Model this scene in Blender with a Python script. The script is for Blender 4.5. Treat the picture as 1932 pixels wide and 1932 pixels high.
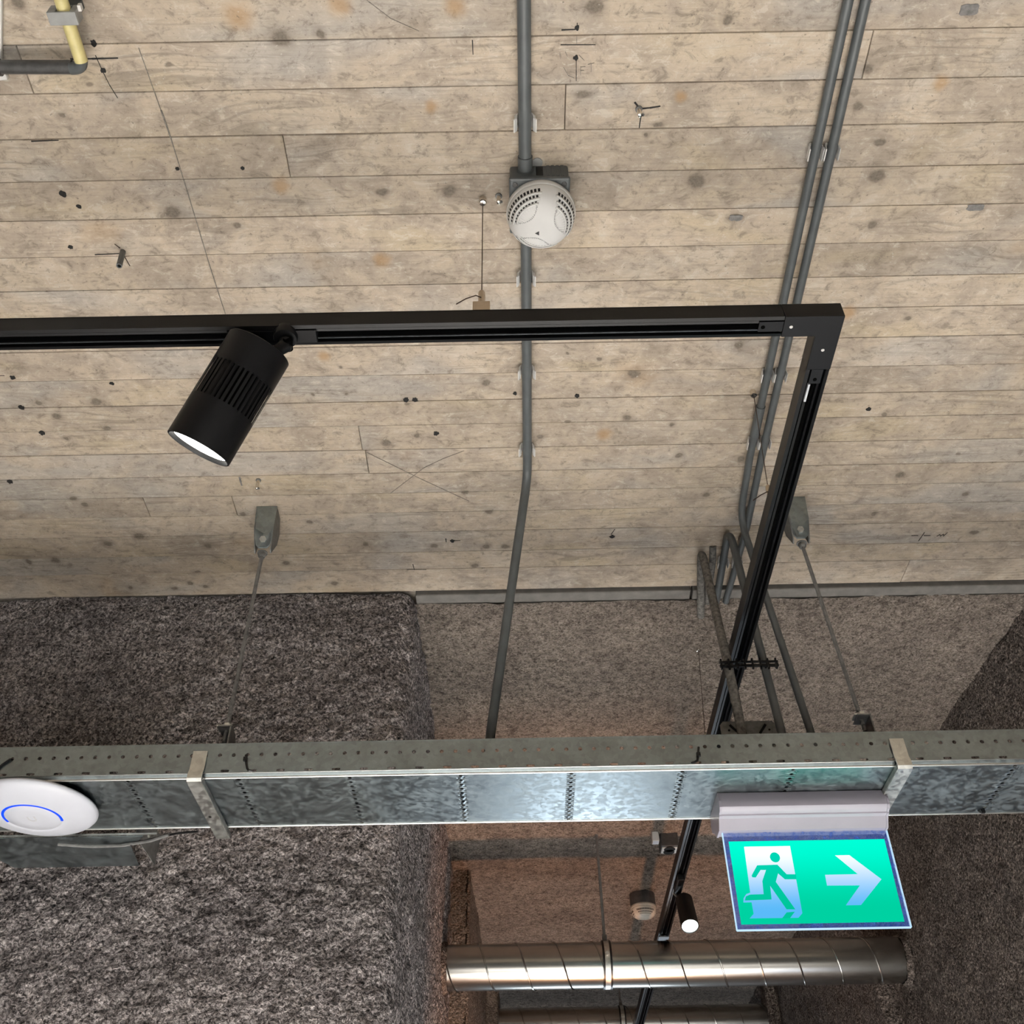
import bpy, bmesh, math, random
import numpy as np
from mathutils import Vector, Matrix
R = math.radians
random.seed(7)
rng = np.random.RandomState(11)
for o in list(bpy.data.objects):
    bpy.data.objects.remove(o)
SC = bpy.context.scene
COL = SC.collection

# ------------------------------------------------------------------ camera
cd = bpy.data.cameras.new('camera')
cam = bpy.data.objects.new('camera', cd)
COL.objects.link(cam)
cd.sensor_width = 36.0
cd.lens = 36.0 * 1935.0 / 1932.0
cd.clip_start = 0.02
cam.matrix_world = (Matrix.Translation((0, 0, 1.6)) @ Matrix.Rotation(R(90 + 41.9), 4, 'X')
                    @ Matrix.Rotation(R(-1.03), 4, 'Z'))
SC.camera = cam

# ------------------------------------------------------------------ world, light, exposure
w = bpy.data.worlds.new('world')
SC.world = w
w.use_nodes = True
w.node_tree.nodes['Background'].inputs[0].default_value = (0.9, 0.95, 1.0, 1)
w.node_tree.nodes['Background'].inputs[1].default_value = 0.03
SC.view_settings.view_transform = 'Standard'
SC.view_settings.look = 'None'
SC.view_settings.gamma = 1
SC.view_settings.use_curve_mapping = False
SC.view_settings.exposure = 0.0
SC.cycles.max_bounces = 5
SC.cycles.diffuse_bounces = 2
SC.cycles.glossy_bounces = 3
SC.cycles.use_adaptive_sampling = True
SC.cycles.adaptive_threshold = 0.08
SC.cycles.adaptive_min_samples = 16
SC.cycles.caustics_reflective = False
SC.cycles.caustics_refractive = False


def lamp(kind, name, loc, aim, power, color, **kw):
    d = bpy.data.lights.new(name, kind)
    d.energy = power
    d.color = color
    for k, v in kw.items():
        setattr(d, k, v)
    o = bpy.data.objects.new(name, d)
    COL.objects.link(o)
    o.location = loc
    o.rotation_euler = (Vector(aim) - Vector(loc)).to_track_quat('-Z', 'Y').to_euler()
    return o


# shop lamps on the tracks behind and beside the camera, all pointing at the floor; the floor throws their light up
for x, y, ax_, ay_, p, sz in ((-0.7, -0.9, -0.7, -1.1, 1400, 62), (0.8, -1.2, 0.8, -1.2, 1050, 62),
                              (-0.9, -0.2, -0.75, 1.60, 3700, 34), (-0.1, -0.3, -0.05, 1.55, 3250, 34), (0.9, -0.4, 0.75, 1.55, 3550, 34)):
    lamp('SPOT', 'ceiling_lamp', (x, y, 2.72), (ax_, ay_, 0), p, (1.0, 0.97, 0.93), spot_size=R(sz), spot_blend=0.4,
         shadow_soft_size=0.06)
# warm lamp standing low in the passage, cool daylight at the far end of the passage
lamp('SPOT', 'passage_lamp', (0.35, 2.74, 0.5), (0.15, 3.55, 3.1), 125, (1.0, 0.47, 0.22), shadow_soft_size=0.06, spot_size=R(52), spot_blend=0.8)
lamp('AREA', 'passage_blue_fill', (1.02, 2.45, 1.2), (-0.24, 2.35, 2.5), 1.4, (0.55, 0.72, 1.0), shape='SQUARE', size=0.6)  # added bluish fill for the left wall's side face, no window behind it
lamp('AREA', 'passage_end_daylight', (0.42, 6.3, 0.75), (0.2, 1.7, 2.45), 26, (0.80, 0.90, 1.0), shape='SQUARE', size=0.75)

# ------------------------------------------------------------------ materials


class NT:
    def __init__(s, name):
        s.m = bpy.data.materials.new(name)
        s.m.use_nodes = True
        s.t = s.m.node_tree
        s.b = s.t.nodes['Principled BSDF']
        s.out = s.t.nodes['Material Output']

    def n(s, typ, **kw):
        nd = s.t.nodes.new(typ)
        ins = kw.pop('ins', {})
        for k, v in kw.items():
            setattr(nd, k, v)
        for k, v in ins.items():
            if isinstance(v, bpy.types.NodeSocket):
                s.t.links.new(v, nd.inputs[k])
            else:
                nd.inputs[k].default_value = v
        return nd

    def link(s, a, b):
        s.t.links.new(a, b)

    def pos(s):
        return s.n('ShaderNodeNewGeometry').outputs['Position']

    def noise(s, vec, scale, detail=2, rough=0.5, dist=0.0):
        return s.n('ShaderNodeTexNoise', ins={'Vector': vec, 'Scale': scale, 'Detail': detail, 'Roughness': rough,
                                              'Distortion': dist}).outputs['Fac']

    def map(s, vec, scale=(1, 1, 1), loc=(0, 0, 0)):
        return s.n('ShaderNodeVectorMath', operation='MULTIPLY_ADD', ins={0: vec, 1: scale, 2: loc}).outputs[0]

    def ramp(s, fac, stops):
        r = s.n('ShaderNodeValToRGB', ins={'Fac': fac})
        e = r.color_ramp.elements
        while len(e) < len(stops):
            e.new(0.5)
        for i, (p, c) in enumerate(stops):
            e[i].position = p
            e[i].color = (*c, 1) if len(c) == 3 else c
        return r.outputs['Color']

    def mr(s, v, a, b, c=0.0, d=1.0, smooth=True):
        return s.n('ShaderNodeMapRange', interpolation_type='SMOOTHSTEP' if smooth else 'LINEAR',
                   ins={'Value': v, 'From Min': a, 'From Max': b, 'To Min': c, 'To Max': d}).outputs['Result']

    def mix(s, fac, a, b, mode='MIX'):
        nd = s.n('ShaderNodeMix', data_type='RGBA', blend_type=mode)
        for k, v in ((0, fac), (6, a), (7, b)):
            if isinstance(v, bpy.types.NodeSocket):
                s.link(v, nd.inputs[k])
            else:
                nd.inputs[k].default_value = (*v, 1) if isinstance(v, tuple) else v
        return nd.outputs[2]

    def math(s, op, a, b=0.0):
        return s.n('ShaderNodeMath', operation=op, ins={0: a, 1: b}).outputs[0]

    def bump(s, h, strength, dist):
        nd = s.n('ShaderNodeBump', ins={'Height': h, 'Strength': strength, 'Distance': dist})
        s.link(nd.outputs[0], s.b.inputs['Normal'])

    def base(s, v):
        if isinstance(v, bpy.types.NodeSocket):
            s.link(v, s.b.inputs['Base Color'])
        else:
            s.b.inputs['Base Color'].default_value = (*v, 1)

    def set(s, **kw):
        for k, v in kw.items():
            s.b.inputs[k.replace('_', ' ')].default_value = v
        return s


def plain(name, col, rough=0.5, metal=0.0, vary=0.12, scale=60.0, bump=0.0, spec=0.5):
    t = NT(name)
    p = t.pos()
    n = t.noise(p, scale, 3, 0.6)
    lo = tuple(c * (1 - vary) for c in col)
    hi = tuple(min(1, c * (1 + vary)) for c in col)
    t.base(t.ramp(n, [(0.3, lo), (0.7, hi)]))
    t.set(Roughness=rough, Metallic=metal)
    t.b.inputs['Specular IOR Level'].default_value = spec
    if bump:
        t.bump(n, bump, 0.001)
    return t.m


def emit(name, col, strength):
    t = NT(name)
    t.base((0, 0, 0))
    t.b.inputs['Emission Color'].default_value = (*col, 1)
    t.b.inputs['Emission Strength'].default_value = strength
    t.set(Roughness=0.3)
    return t.m


# knots left by the formwork boards: x, y, half sizes in metres
KNOTS = [(-0.321, 0.64, 0.015, 0.014), (-0.264, 0.635, 0.007, 0.008), (-0.093, 0.891, 0.013, 0.012), (-0.549, 0.919, 0.016, 0.012), (0.13, 0.604, 0.013, 0.011), (0.321, 0.626, 0.008, 0.007), (0.117, 0.732, 0.014, 0.008), (0.237, 0.782, 0.009, 0.005), (0.308, 0.88, 0.016, 0.015), (0.381, 0.948, 0.012, 0.007), (0.538, 0.758, 0.01, 0.008), (0.588, 0.818, 0.009, 0.007), (0.599, 0.876, 0.015, 0.013), (0.614, 0.967, 0.009, 0.008), (0.54, 0.699, 0.012, 0.009), (-0.678, 0.585, 0.01, 0.009), (-0.674, 0.75, 0.006, 0.005), (-0.805, 1.33, 0.012, 0.011), (-0.806, 1.4, 0.01, 0.007), (-0.895, 1.427, 0.006, 0.006), (-0.939, 1.602, 0.009, 0.008), (-0.92, 1.623, 0.009, 0.007), (-0.834, 1.731, 0.013, 0.011), (-0.91, 1.754, 0.011, 0.009), (-0.689, 1.768, 0.011, 0.009), (-1.047, 1.809, 0.012, 0.01), (-1.109, 1.813, 0.007, 0.011), (0.236, 1.284, 0.014, 0.011), (0.232, 1.397, 0.01, 0.009), (0.324, 1.418, 0.006, 0.006), (-0.047, 1.299, 0.009, 0.008), (-0.254, 1.455, 0.012, 0.011), (-0.19, 1.436, 0.005, 0.007), (0.42, 1.628, 0.008, 0.008), (-0.059, 1.788, 0.01, 0.009), (-0.016, 1.789, 0.012, 0.009), (-0.179, 1.782, 0.011, 0.007), (-0.332, 1.771, 0.007, 0.007), (-0.088, 1.856, 0.01, 0.008), (-0.424, 1.912, 0.009, 0.008), (-0.1, 1.606, 0.008, 0.007), (-0.051, 1.67, 0.01, 0.007), (0.726, 1.164, 0.006, 0.005), (0.745, 1.401, 0.007, 0.007), (0.824, 1.575, 0.012, 0.01), (0.984, 1.64, 0.009, 0.009), (0.801, 1.7, 0.006, 0.007), (1.044, 1.77, 0.011, 0.009), (0.059, 1.445, 0.009, 0.007), (0.108, 1.231, 0.004, 0.004), (0.169, 1.245, 0.005, 0.005), (0.428, 1.217, 0.01, 0.01), (-0.907, 1.914, 0.007, 0.006), (-0.802, 1.921, 0.009, 0.006), (-0.762, 1.902, 0.007, 0.008), (-0.728, 1.915, 0.007, 0.006), (-0.202, 0.889, 0.012, 0.007), (-0.449, 0.946, 0.008, 0.007), (-0.892, 1.365, 0.009, 0.008), (-0.916, 1.33, 0.009, 0.007), (-0.446, 1.693, 0.008, 0.007), (-0.523, 1.835, 0.01, 0.008), (-0.587, 1.663, 0.008, 0.007), (0.478, 1.52, 0.009, 0.011), (0.218, 0.799, 0.004, 0.004), (-0.382, 1.322, 0.004, 0.004), (-0.319, 1.254, 0.004, 0.003), (-0.316, 1.321, 0.004, 0.004), (0.348, 1.507, 0.008, 0.008)]
STAINS = [(-0.375, 0.608, 0.025), (-0.067, 0.6, 0.018), (-0.111, 0.747, 0.013), (0.267, 0.738, 0.011), (0.655, 0.723, 0.014), (-0.345, 1.227, 0.014), (-0.231, 0.596, 0.02), (0.615, 1.148, 0.018), (-0.216, 1.018, 0.018), (-0.363, 0.874, 0.018), (0.189, 1.442, 0.018)]


def board_material(ya=None, yb=None):
    """one look for all boards; each row only carries the knots and stains that lie in it"""
    key = 'board' if ya is None else 'board_%.3f' % ya
    if key in M:
        return key
    m_ = 0.03
    kl = [] if ya is None else [e for e in KNOTS if ya - m_ < e[1] < yb + m_]
    sl = [] if ya is None else [e for e in STAINS if ya - 2 * m_ < e[1] < yb + 2 * m_]
    kl = kl or [(9.0, 9.0, 0.01, 0.01)]
    sl = sl or [(9.0, 9.0, 0.01)]
    t = NT('board_marked_concrete')
    p = t.pos()
    rnd = t.n('ShaderNodeObjectInfo').outputs['Random']
    off = t.n('ShaderNodeCombineXYZ', ins={0: t.math('MULTIPLY', rnd, 17.0), 1: t.math('MULTIPLY', rnd, 5.3), 2: rnd}).outputs[0]
    q = t.n('ShaderNodeVectorMath', operation='ADD', ins={0: p, 1: off}).outputs[0]
    # blotchy cement colour
    a = t.noise(q, 9.0, 5, 0.68, 0.6)
    col = t.ramp(a, [(0.28, (0.32, 0.262, 0.208)), (0.46, (0.445, 0.367, 0.292)), (0.58, (0.53, 0.438, 0.337)), (0.76, (0.60, 0.52, 0.43))])
    # grey against yellowish fields
    b = t.noise(t.map(q, (1.0, 2.2, 1.0)), 3.2, 3, 0.5, 0.4)
    col = t.mix(t.mr(b, 0.5, 0.68, 0.0, 0.60), col, (0.42, 0.395, 0.365))
    col = t.mix(t.mr(b, 0.30, 0.44, 0.45, 0.0), col, (0.53, 0.43, 0.28))
    # gritty cement skin
    gr = t.noise(t.map(q, (1.0, 1.5, 1.0)), 34.0, 4, 0.80, 0.5)
    col = t.mix(t.mr(gr, 0.50, 0.70, 0.0, 0.68), col, (0.21, 0.175, 0.14))
    col = t.mix(t.mr(gr, 0.32, 0.47, 0.60, 0.0), col, (0.63, 0.57, 0.48))
    # wood grain running along the boards
    warp = t.noise(t.map(q, (2.2, 9.0, 1.0)), 1.0, 3, 0.5)
    sx = t.n('ShaderNodeSeparateXYZ', ins={0: q}).outputs
    gv = t.n('ShaderNodeCombineXYZ', ins={0: t.math('MULTIPLY', sx[0], 3.0),
                                          1: t.math('ADD', t.math('MULTIPLY', sx[1], 120.0), t.math('MULTIPLY', warp, 20.0)), 2: 0.0}).outputs[0]
    g = t.noise(gv, 1.0, 4, 0.65)
    gm = t.math('MULTIPLY', t.mr(g, 0.50, 0.62), t.mr(t.noise(q, 4.0, 2), 0.46, 0.66))
    col = t.mix(t.math('MULTIPLY', gm, 0.45), col, (0.19, 0.16, 0.13))
    # fine streaks
    s2 = t.noise(t.map(q, (9.0, 190.0, 1.0)), 1.0, 3, 0.7)
    col = t.mix(t.mr(s2, 0.50, 0.74, 0.0, 0.34), col, (0.23, 0.195, 0.16))
    # orange rust stains and knots with uneven rims
    wob = t.n('ShaderNodeTexNoise', ins={'Vector': p, 'Scale': 55.0, 'Detail': 3.0}).outputs['Color']
    pw = t.n('ShaderNodeVectorMath', operation='MULTIPLY_ADD', ins={0: wob, 1: (0.014, 0.010, 0), 2: p}).outputs[0]

    def spots(lst, src):
        cur = None
        for e in lst:
            x, y, rx = e[:3]
            ry = e[3] if len(e) > 3 else rx
            v = t.map(src, (1 / rx, 1 / ry, 0), (-(x + 0.007) / rx, -(y + 0.005) / ry, 0))
            ln = t.n('ShaderNodeVectorMath', operation='LENGTH', ins={0: v}).outputs['Value']
            cur = ln if cur is None else t.math('MINIMUM', cur, ln)
        return cur
    st = spots(sl, pw)
    col = t.mix(t.mr(st, 0.2, 1.3, 0.60, 0.0), col, (0.42, 0.25, 0.11))
    pst = t.noise(p, 6.5, 2, 0.5)
    col = t.mix(t.mr(pst, 0.66, 0.80, 0.0, 0.35), col, (0.43, 0.28, 0.145))
    kn = spots(kl, pw)
    ring = t.noise(p, 240.0, 2, 0.6)
    kc = t.ramp(ring, [(0.3, (0.085, 0.068, 0.055)), (0.7, (0.22, 0.185, 0.15))])
    col = t.mix(t.mr(kn, 0.55, 1.18, 0.85, 0.0), col, kc)
    col = t.mix(t.mr(kn, 1.0, 2.2, 0.30, 0.0), col, (0.23, 0.19, 0.15))
    # small scattered knots
    vo = t.n('ShaderNodeTexVoronoi', feature='F1', ins={'Vector': t.map(pw, (7.0, 11.0, 0.0)), 'Scale': 1.0, 'Randomness': 1.0})
    small = t.math('MULTIPLY', t.mr(vo.outputs['Distance'], 0.030, 0.060, 0.75, 0.0),
                   t.mr(t.n('ShaderNodeSeparateColor', ins={0: vo.outputs['Color']}).outputs[0], 0.45, 0.5))
    col = t.mix(small, col, (0.17, 0.14, 0.11))
    # pin holes and lime specks
    pin = t.noise(p, 150.0, 3, 0.6)
    col = t.mix(t.mr(pin, 0.64, 0.72, 0.0, 0.6), col, (0.14, 0.12, 0.10))
    col = t.mix(t.mr(pin, 0.26, 0.36, 0.45, 0.0), col, (0.64, 0.60, 0.53))
    bri = t.mr(rnd, 0.0, 1.0, 0.90, 1.06, smooth=False)
    col = t.mix(1.0, col, t.n('ShaderNodeCombineColor', ins={0: bri, 1: bri, 2: bri}).outputs[0], 'MULTIPLY')
    t.base(col)
    t.set(Roughness=0.82)
    t.b.inputs['Specular IOR Level'].default_value = 0.25
    h = t.math('MULTIPLY', s2, 0.5)
    h = t.math('ADD', h, gr)
    t.bump(h, 0.45, 0.0016)
    M[key] = t.m
    return key


def rough_material(name, dark, mid, light, scale=1.0):
    t = NT(name)
    p = t.pos()
    g = t.noise(p, 230.0 * scale, 2, 0.7, 0.8)
    v = t.n('ShaderNodeTexVoronoi', feature='F1', ins={'Vector': p, 'Scale': 170.0 * scale}).outputs['Distance']
    big = t.noise(p, 7.0, 3, 0.6)
    col = t.ramp(g, [(0.34, dark), (0.50, mid), (0.68, light)])
    tone = t.ramp(big, [(0.3, (0.82, 0.80, 0.80)), (0.7, (1.12, 1.10, 1.08))])
    col = t.mix(1.0, col, tone, 'MULTIPLY')
    md = t.noise(p, 48.0, 4, 0.7)
    col = t.mix(1.0, col, t.ramp(md, [(0.32, (0.50, 0.48, 0.47)), (0.52, (1.0, 1.0, 1.0)), (0.72, (1.25, 1.23, 1.2))]), 'MULTIPLY')
    t.base(col)
    t.set(Roughness=0.95)
    t.b.inputs['Specular IOR Level'].default_value = 0.15
    h = t.math('ADD', g, t.math('MULTIPLY', v, -0.8))
    t.bump(h, 1.0, 0.006)
    return t.m


def galv(name, col, rough=0.42, spangle=0.10):
    t = NT(name)
    p = t.pos()
    v = t.n('ShaderNodeTexVoronoi', feature='F1', ins={'Vector': p, 'Scale': 130.0})
    n = t.noise(p, 30.0, 4, 0.6)
    c1 = t.ramp(n, [(0.3, tuple(c * 0.85 for c in col)), (0.7, tuple(c * 1.12 for c in col))])
    sp = t.n('ShaderNodeSeparateColor', ins={0: v.outputs['Color']}).outputs[0]
    k = t.mr(sp, 0, 1, 1 - spangle, 1 + spangle, smooth=False)
    t.base(t.mix(1.0, c1, t.n('ShaderNodeCombineColor', ins={0: k, 1: k, 2: k}).outputs[0], 'MULTIPLY'))
    t.set(Metallic=1.0)
    t.link(t.mr(t.math('ADD', t.math('MULTIPLY', sp, 0.4), t.math('MULTIPLY', n, 0.6)), 0.2, 0.8, rough - 0.08, rough + 0.12), t.b.inputs['Roughness'])
    t.bump(t.noise(p, 260.0, 1), 0.04, 0.0006)
    return t.m


M = {}
board_material()
M['rough'] = rough_material('sprayed_plaster_grey', (0.060, 0.055, 0.056), (0.305, 0.28, 0.28), (0.70, 0.655, 0.65), 0.72)
M['rough3'] = rough_material('sprayed_plaster_dark', (0.030, 0.025, 0.022), (0.165, 0.138, 0.122), (0.38, 0.33, 0.295), 0.72)
M['rough2'] = rough_material('sprayed_plaster_brown', (0.105, 0.088, 0.072), (0.255, 0.218, 0.185), (0.36, 0.31, 0.27), 0.72)
M['smooth'] = plain('smooth_concrete', (0.21, 0.195, 0.178), 0.85, 0, 0.15, 40, 0.2)
M['galv'] = galv('galvanised_steel', (0.335, 0.385, 0.40), 0.37)
M['galv_light'] = galv('galvanised_steel_bright', (0.72, 0.73, 0.70), 0.4)
M['bead'] = plain('zinc_fold_highlight', (0.85, 0.86, 0.85), 0.25, 1.0, 0.04)  # fold highlight put into a brighter colour than the tray steel
M['galv_dull'] = plain('dull_zinc', (0.23, 0.23, 0.225), 0.55, 0.55, 0.2, 80, 0.2)
M['rod'] = plain('weathered_zinc_rod', (0.20, 0.195, 0.19), 0.55, 0.15, 0.2, 80)
M['duct'] = plain('spiral_duct_steel', (0.48, 0.475, 0.45), 0.24, 1.0, 0.06, 6)
M['chrome'] = plain('polished_nickel', (0.75, 0.70, 0.62), 0.12, 1.0, 0.05)
M['nickel'] = plain('satin_nickel', (0.50, 0.42, 0.33), 0.35, 1.0, 0.08)
M['wire'] = plain('steel_wire', (0.10, 0.07, 0.055), 0.5, 0.6, 0.1)
M['black'] = plain('black_powder_coat', (0.0052, 0.0052, 0.0058), 0.42, 0.0, 0.15, 300, 0.0, 0.28)
M['black_in'] = plain('black_interior', (0.0012, 0.0012, 0.0012), 0.8, 0.0, 0.1, 200, 0.0, 0.03)
M['conductor'] = plain('track_conductor', (0.05, 0.055, 0.06), 0.3, 0.6, 0.3, 120)
M['pvc'] = plain('grey_conduit_plastic', (0.098, 0.106, 0.108), 0.42, 0.0, 0.12, 35)
M['pvc_dark'] = plain('dark_grey_conduit_plastic', (0.065, 0.063, 0.062), 0.4, 0.0, 0.25, 90)
M['pvc_dirty'] = plain('plaster_spattered_conduit', (0.165, 0.155, 0.14), 0.8, 0.0, 0.55, 130, 0.5)
M['clip'] = plain('pale_grey_clip_plastic', (0.80, 0.78, 0.75), 0.35, 0.0, 0.1)
M['clip_grey'] = plain('grey_clip_plastic', (0.30, 0.30, 0.29), 0.45, 0.0, 0.1)
M['white'] = plain('white_plastic', (0.70, 0.685, 0.66), 0.35, 0.0, 0.02, 20)
M['white_cool'] = plain('white_access_point_plastic', (0.64, 0.655, 0.72), 0.38, 0.0, 0.02, 20)
M['recess'] = plain('shaded_white_recess', (0.34, 0.33, 0.32), 0.5, 0.0, 0.03)  # white plastic with the shade between the flutes put into its colour
M['white_warm'] = plain('old_white_plastic', (0.70, 0.64, 0.55), 0.4, 0.0, 0.05)
M['dark'] = plain('dark_opening', (0.012, 0.011, 0.010), 0.8, 0.0, 0.1)
M['pencil'] = plain('marker_black', (0.02, 0.018, 0.017), 0.8, 0.0, 0.3, 300)
M['pencil_soft'] = plain('pencil_grey', (0.20, 0.18, 0.155), 0.8, 0.0, 0.35, 300)
M['patch'] = plain('grey_mortar_patch', (0.20, 0.19, 0.18), 0.9, 0.0, 0.3, 120, 0.4)
M['yellow'] = plain('cream_yellow_pipe', (0.66, 0.57, 0.26), 0.4, 0.0, 0.08, 60)
M['zip'] = plain('black_nylon', (0.008, 0.008, 0.009), 0.35, 0.0, 0.1)
M['housing'] = plain('pale_lilac_sign_housing', (0.42, 0.395, 0.46), 0.3, 0.0, 0.03, 20)
M['logo'] = plain('pale_grey_print', (0.60, 0.60, 0.63), 0.4, 0.0, 0.03)
M['floor'] = plain('pale_floor', (0.56, 0.555, 0.54), 0.7, 0.0, 0.08, 3)
M['wall'] = plain('painted_room_wall', (0.25, 0.245, 0.24), 0.8, 0.0, 0.05, 3)
M['led_blue'] = emit('blue_status_ring', (0.0, 0.075, 1.0), 1.15)
M['lens'] = emit('lamp_lens', (1.0, 0.97, 0.90), 14.0)
M['lens_far'] = emit('lamp_lens_passage', (0.93, 1.0, 0.93), 9.0)
M['label'] = plain('silver_track_label', (0.62, 0.64, 0.66), 0.4, 0.2, 0.2, 500)


def sign_emission(name, top, bottom, s_top, s_bot):
    # an edge-lit pane: LEDs sit along its upper edge, so it gives less light further down
    t = NT(name)
    z = t.n('ShaderNodeSeparateXYZ', ins={0: t.n('ShaderNodeTexCoord').outputs['Object']}).outputs[2]
    f = t.mr(z, -0.145, -0.015)
    t.base((0.0, 0.0, 0.0))
    t.b.inputs['Specular IOR Level'].default_value = 0.0
    t.link(t.mix(f, bottom, top), t.b.inputs['Emission Color'])
    t.link(t.mr(f, 0, 1, s_bot, s_top, smooth=False), t.b.inputs['Emission Strength'])
    t.set(Roughness=0.25)
    return t.m


M['sign_green'] = sign_emission('sign_green', (0.0, 1.0, 0.68), (0.0, 0.64, 0.36), 1.0, 1.0)
M['sign_white'] = sign_emission('sign_white', (1.0, 1.0, 1.0), (0.11, 0.52, 1.0), 1.15, 0.95)
M['sign_man'] = sign_emission('sign_figure_green', (0.0, 0.86, 0.60), (0.0, 0.62, 0.36), 0.8, 0.9)
M['sign_edge'] = emit('lit_acrylic_edge', (0.55, 0.80, 1.0), 1.0)


def acrylic():
    t = NT('clear_acrylic')
    p = t.pos()
    n = t.noise(p, 90.0, 4, 0.7)
    t.base((0.10, 0.16, 0.42))
    t.b.inputs['Emission Color'].default_value = (0.06, 0.22, 1.0, 1)  # bluish LED glow put into the clear pane as colour and emission
    t.b.inputs['Emission Strength'].default_value = 0.28
    t.set(Roughness=0.12)
    tr = t.n('ShaderNodeBsdfTransparent')
    mx = t.n('ShaderNodeMixShader', ins={0: t.mr(n, 0.45, 0.7, 0.72, 0.35), 1: t.b.outputs[0], 2: tr.outputs[0]})
    t.link(mx.outputs[0], t.out.inputs['Surface'])
    return t.m


M['acrylic'] = acrylic()

# ------------------------------------------------------------------ mesh helpers


class MB:
    def __init__(s):
        s.v, s.f = [], []

    def add(s, vs, fs):
        o = len(s.v)
        s.v += [tuple(v) for v in vs]
        s.f += [tuple(o + i for i in f) for f in fs]
        return s

    def box(s, lo, hi, mat=None):
        x0, y0, z0 = lo
        x1, y1, z1 = hi
        vs = [Vector(p) for p in ((x0, y0, z0), (x1, y0, z0), (x1, y1, z0), (x0, y1, z0), (x0, y0, z1), (x1, y0, z1), (x1, y1, z1), (x0, y1, z1))]
        if mat is not None:
            vs = [mat @ v for v in vs]
        return s.add(vs, [(0, 3, 2, 1), (4, 5, 6, 7), (0, 1, 5, 4), (1, 2, 6, 5), (2, 3, 7, 6), (3, 0, 4, 7)])

    def cbox(s, c, size, mat=None):
        return s.box([c[i] - size[i] / 2 for i in range(3)], [c[i] + size[i] / 2 for i in range(3)], mat)

    def lathe(s, prof, org, axis=(0, 0, 1), seg=32, a0=0.0, a1=2 * math.pi, ref=(1, 0, 0)):
        ax = Vector(axis).normalized()
        e1 = Vector(ref) - ax * Vector(ref).dot(ax)
        if e1.length < 1e-4:
            e1 = ax.orthogonal()
        e1.normalize()
        e2 = ax.cross(e1)
        full = abs(a1 - a0 - 2 * math.pi) < 1e-6
        k = seg if full else seg + 1
        vs = []
        for r, t in prof:
            for i in range(k):
                a = a0 + (a1 - a0) * i / seg
                vs.append(Vector(org) + ax * t + (e1 * math.cos(a) + e2 * math.sin(a)) * r)
        fs = []
        for j in range(len(prof) - 1):
            for i in range(seg):
                i2 = (i + 1) % k
                fs.append((j * k + i, j * k + i2, (j + 1) * k + i2, (j + 1) * k + i))
        if full:
            if prof[0][0] > 1e-6:
                fs.append(tuple(range(k))[::-1])
            if prof[-1][0] > 1e-6:
                fs.append(tuple((len(prof) - 1) * k + i for i in range(k)))
        return s.add(vs, fs)

    def cyl(s, p0, p1, r0, r1=None, seg=20):
        d = Vector(p1) - Vector(p0)
        return s.lathe([(r0, 0), (r0 if r1 is None else r1, d.length)], p0, d, seg)

    def tube(s, pts, r, seg=14, cap=True):
        P = [Vector(p) for p in pts]
        vs, fs = [], []
        t0 = (P[1] - P[0]).normalized()
        e1 = t0.orthogonal().normalized()
        for i, p in enumerate(P):
            t = ((P[min(i + 1, len(P) - 1)] - P[max(i - 1, 0)])).normalized()
            e1 = (e1 - t * e1.dot(t)).normalized()
            e2 = t.cross(e1)
            rr = r[i] if isinstance(r, (list, tuple)) else r
            for k in range(seg):
                a = 2 * math.pi * k / seg
                vs.append(p + (e1 * math.cos(a) + e2 * math.sin(a)) * rr)
        for i in range(len(P) - 1):
            for k in range(seg):
                k2 = (k + 1) % seg
                fs.append((i * seg + k, i * seg + k2, (i + 1) * seg + k2, (i + 1) * seg + k))
        if cap:
            fs.append(tuple(range(seg))[::-1])
            fs.append(tuple((len(P) - 1) * seg + k for k in range(seg)))
        return s.add(vs, fs)

    def prism(s, poly, frame, t):
        """poly: 2-D points; frame: function (a, b, depth) -> 3-D; thickness t"""
        n = len(poly)
        vs = [frame(a, b, 0) for a, b in poly] + [frame(a, b, t) for a, b in poly]
        fs = [tuple(range(n))[::-1], tuple(range(n, 2 * n))] + [(i, (i + 1) % n, n + (i + 1) % n, n + i) for i in range(n)]
        return s.add(vs, fs)

    def build(s, name, mat, parent=None, loc=None, smooth=False, angle=35, bevel=0.0):
        org = Vector(loc) if loc is not None else (parent['_org'] if parent is not None and '_org' in parent else None)
        o3 = Vector((0, 0, 0))
        if parent is not None:
            o3 = ORG[parent.name]
        elif loc is not None:
            o3 = Vector(loc)
        me = bpy.data.meshes.new(name)
        me.from_pydata([tuple(Vector(v) - o3) for v in s.v], [], s.f)
        bm = bmesh.new()
        bm.from_mesh(me)
        bmesh.ops.recalc_face_normals(bm, faces=bm.faces)
        bm.to_mesh(me)
        bm.free()
        if smooth:
            me.shade_smooth()
            me.set_sharp_from_angle(angle=R(angle))
        me.materials.append(M[mat])
        ob = bpy.data.objects.new(name, me)
        COL.objects.link(ob)
        if parent is not None:
            ob.parent = parent
            ORG[ob.name] = o3
        else:
            ob.location = o3
            ORG[ob.name] = o3
        if bevel:
            b = ob.modifiers.new('bevel', 'BEVEL')
            b.width = bevel
            b.segments = 2
            b.limit_method = 'ANGLE'
            b.angle_limit = R(40)
        return ob


ORG = {}


def thing(name, label, cat, loc, group=None):
    o = bpy.data.objects.new(name, None)
    o.empty_display_size = 0.05
    COL.objects.link(o)
    o.location = loc
    ORG[o.name] = Vector(loc)
    return tag(o, label, cat, group)


def tag(o, label, cat, group=None):
    o['label'] = label
    o['category'] = cat
    if group:
        o['group'] = group
    return o


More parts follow.
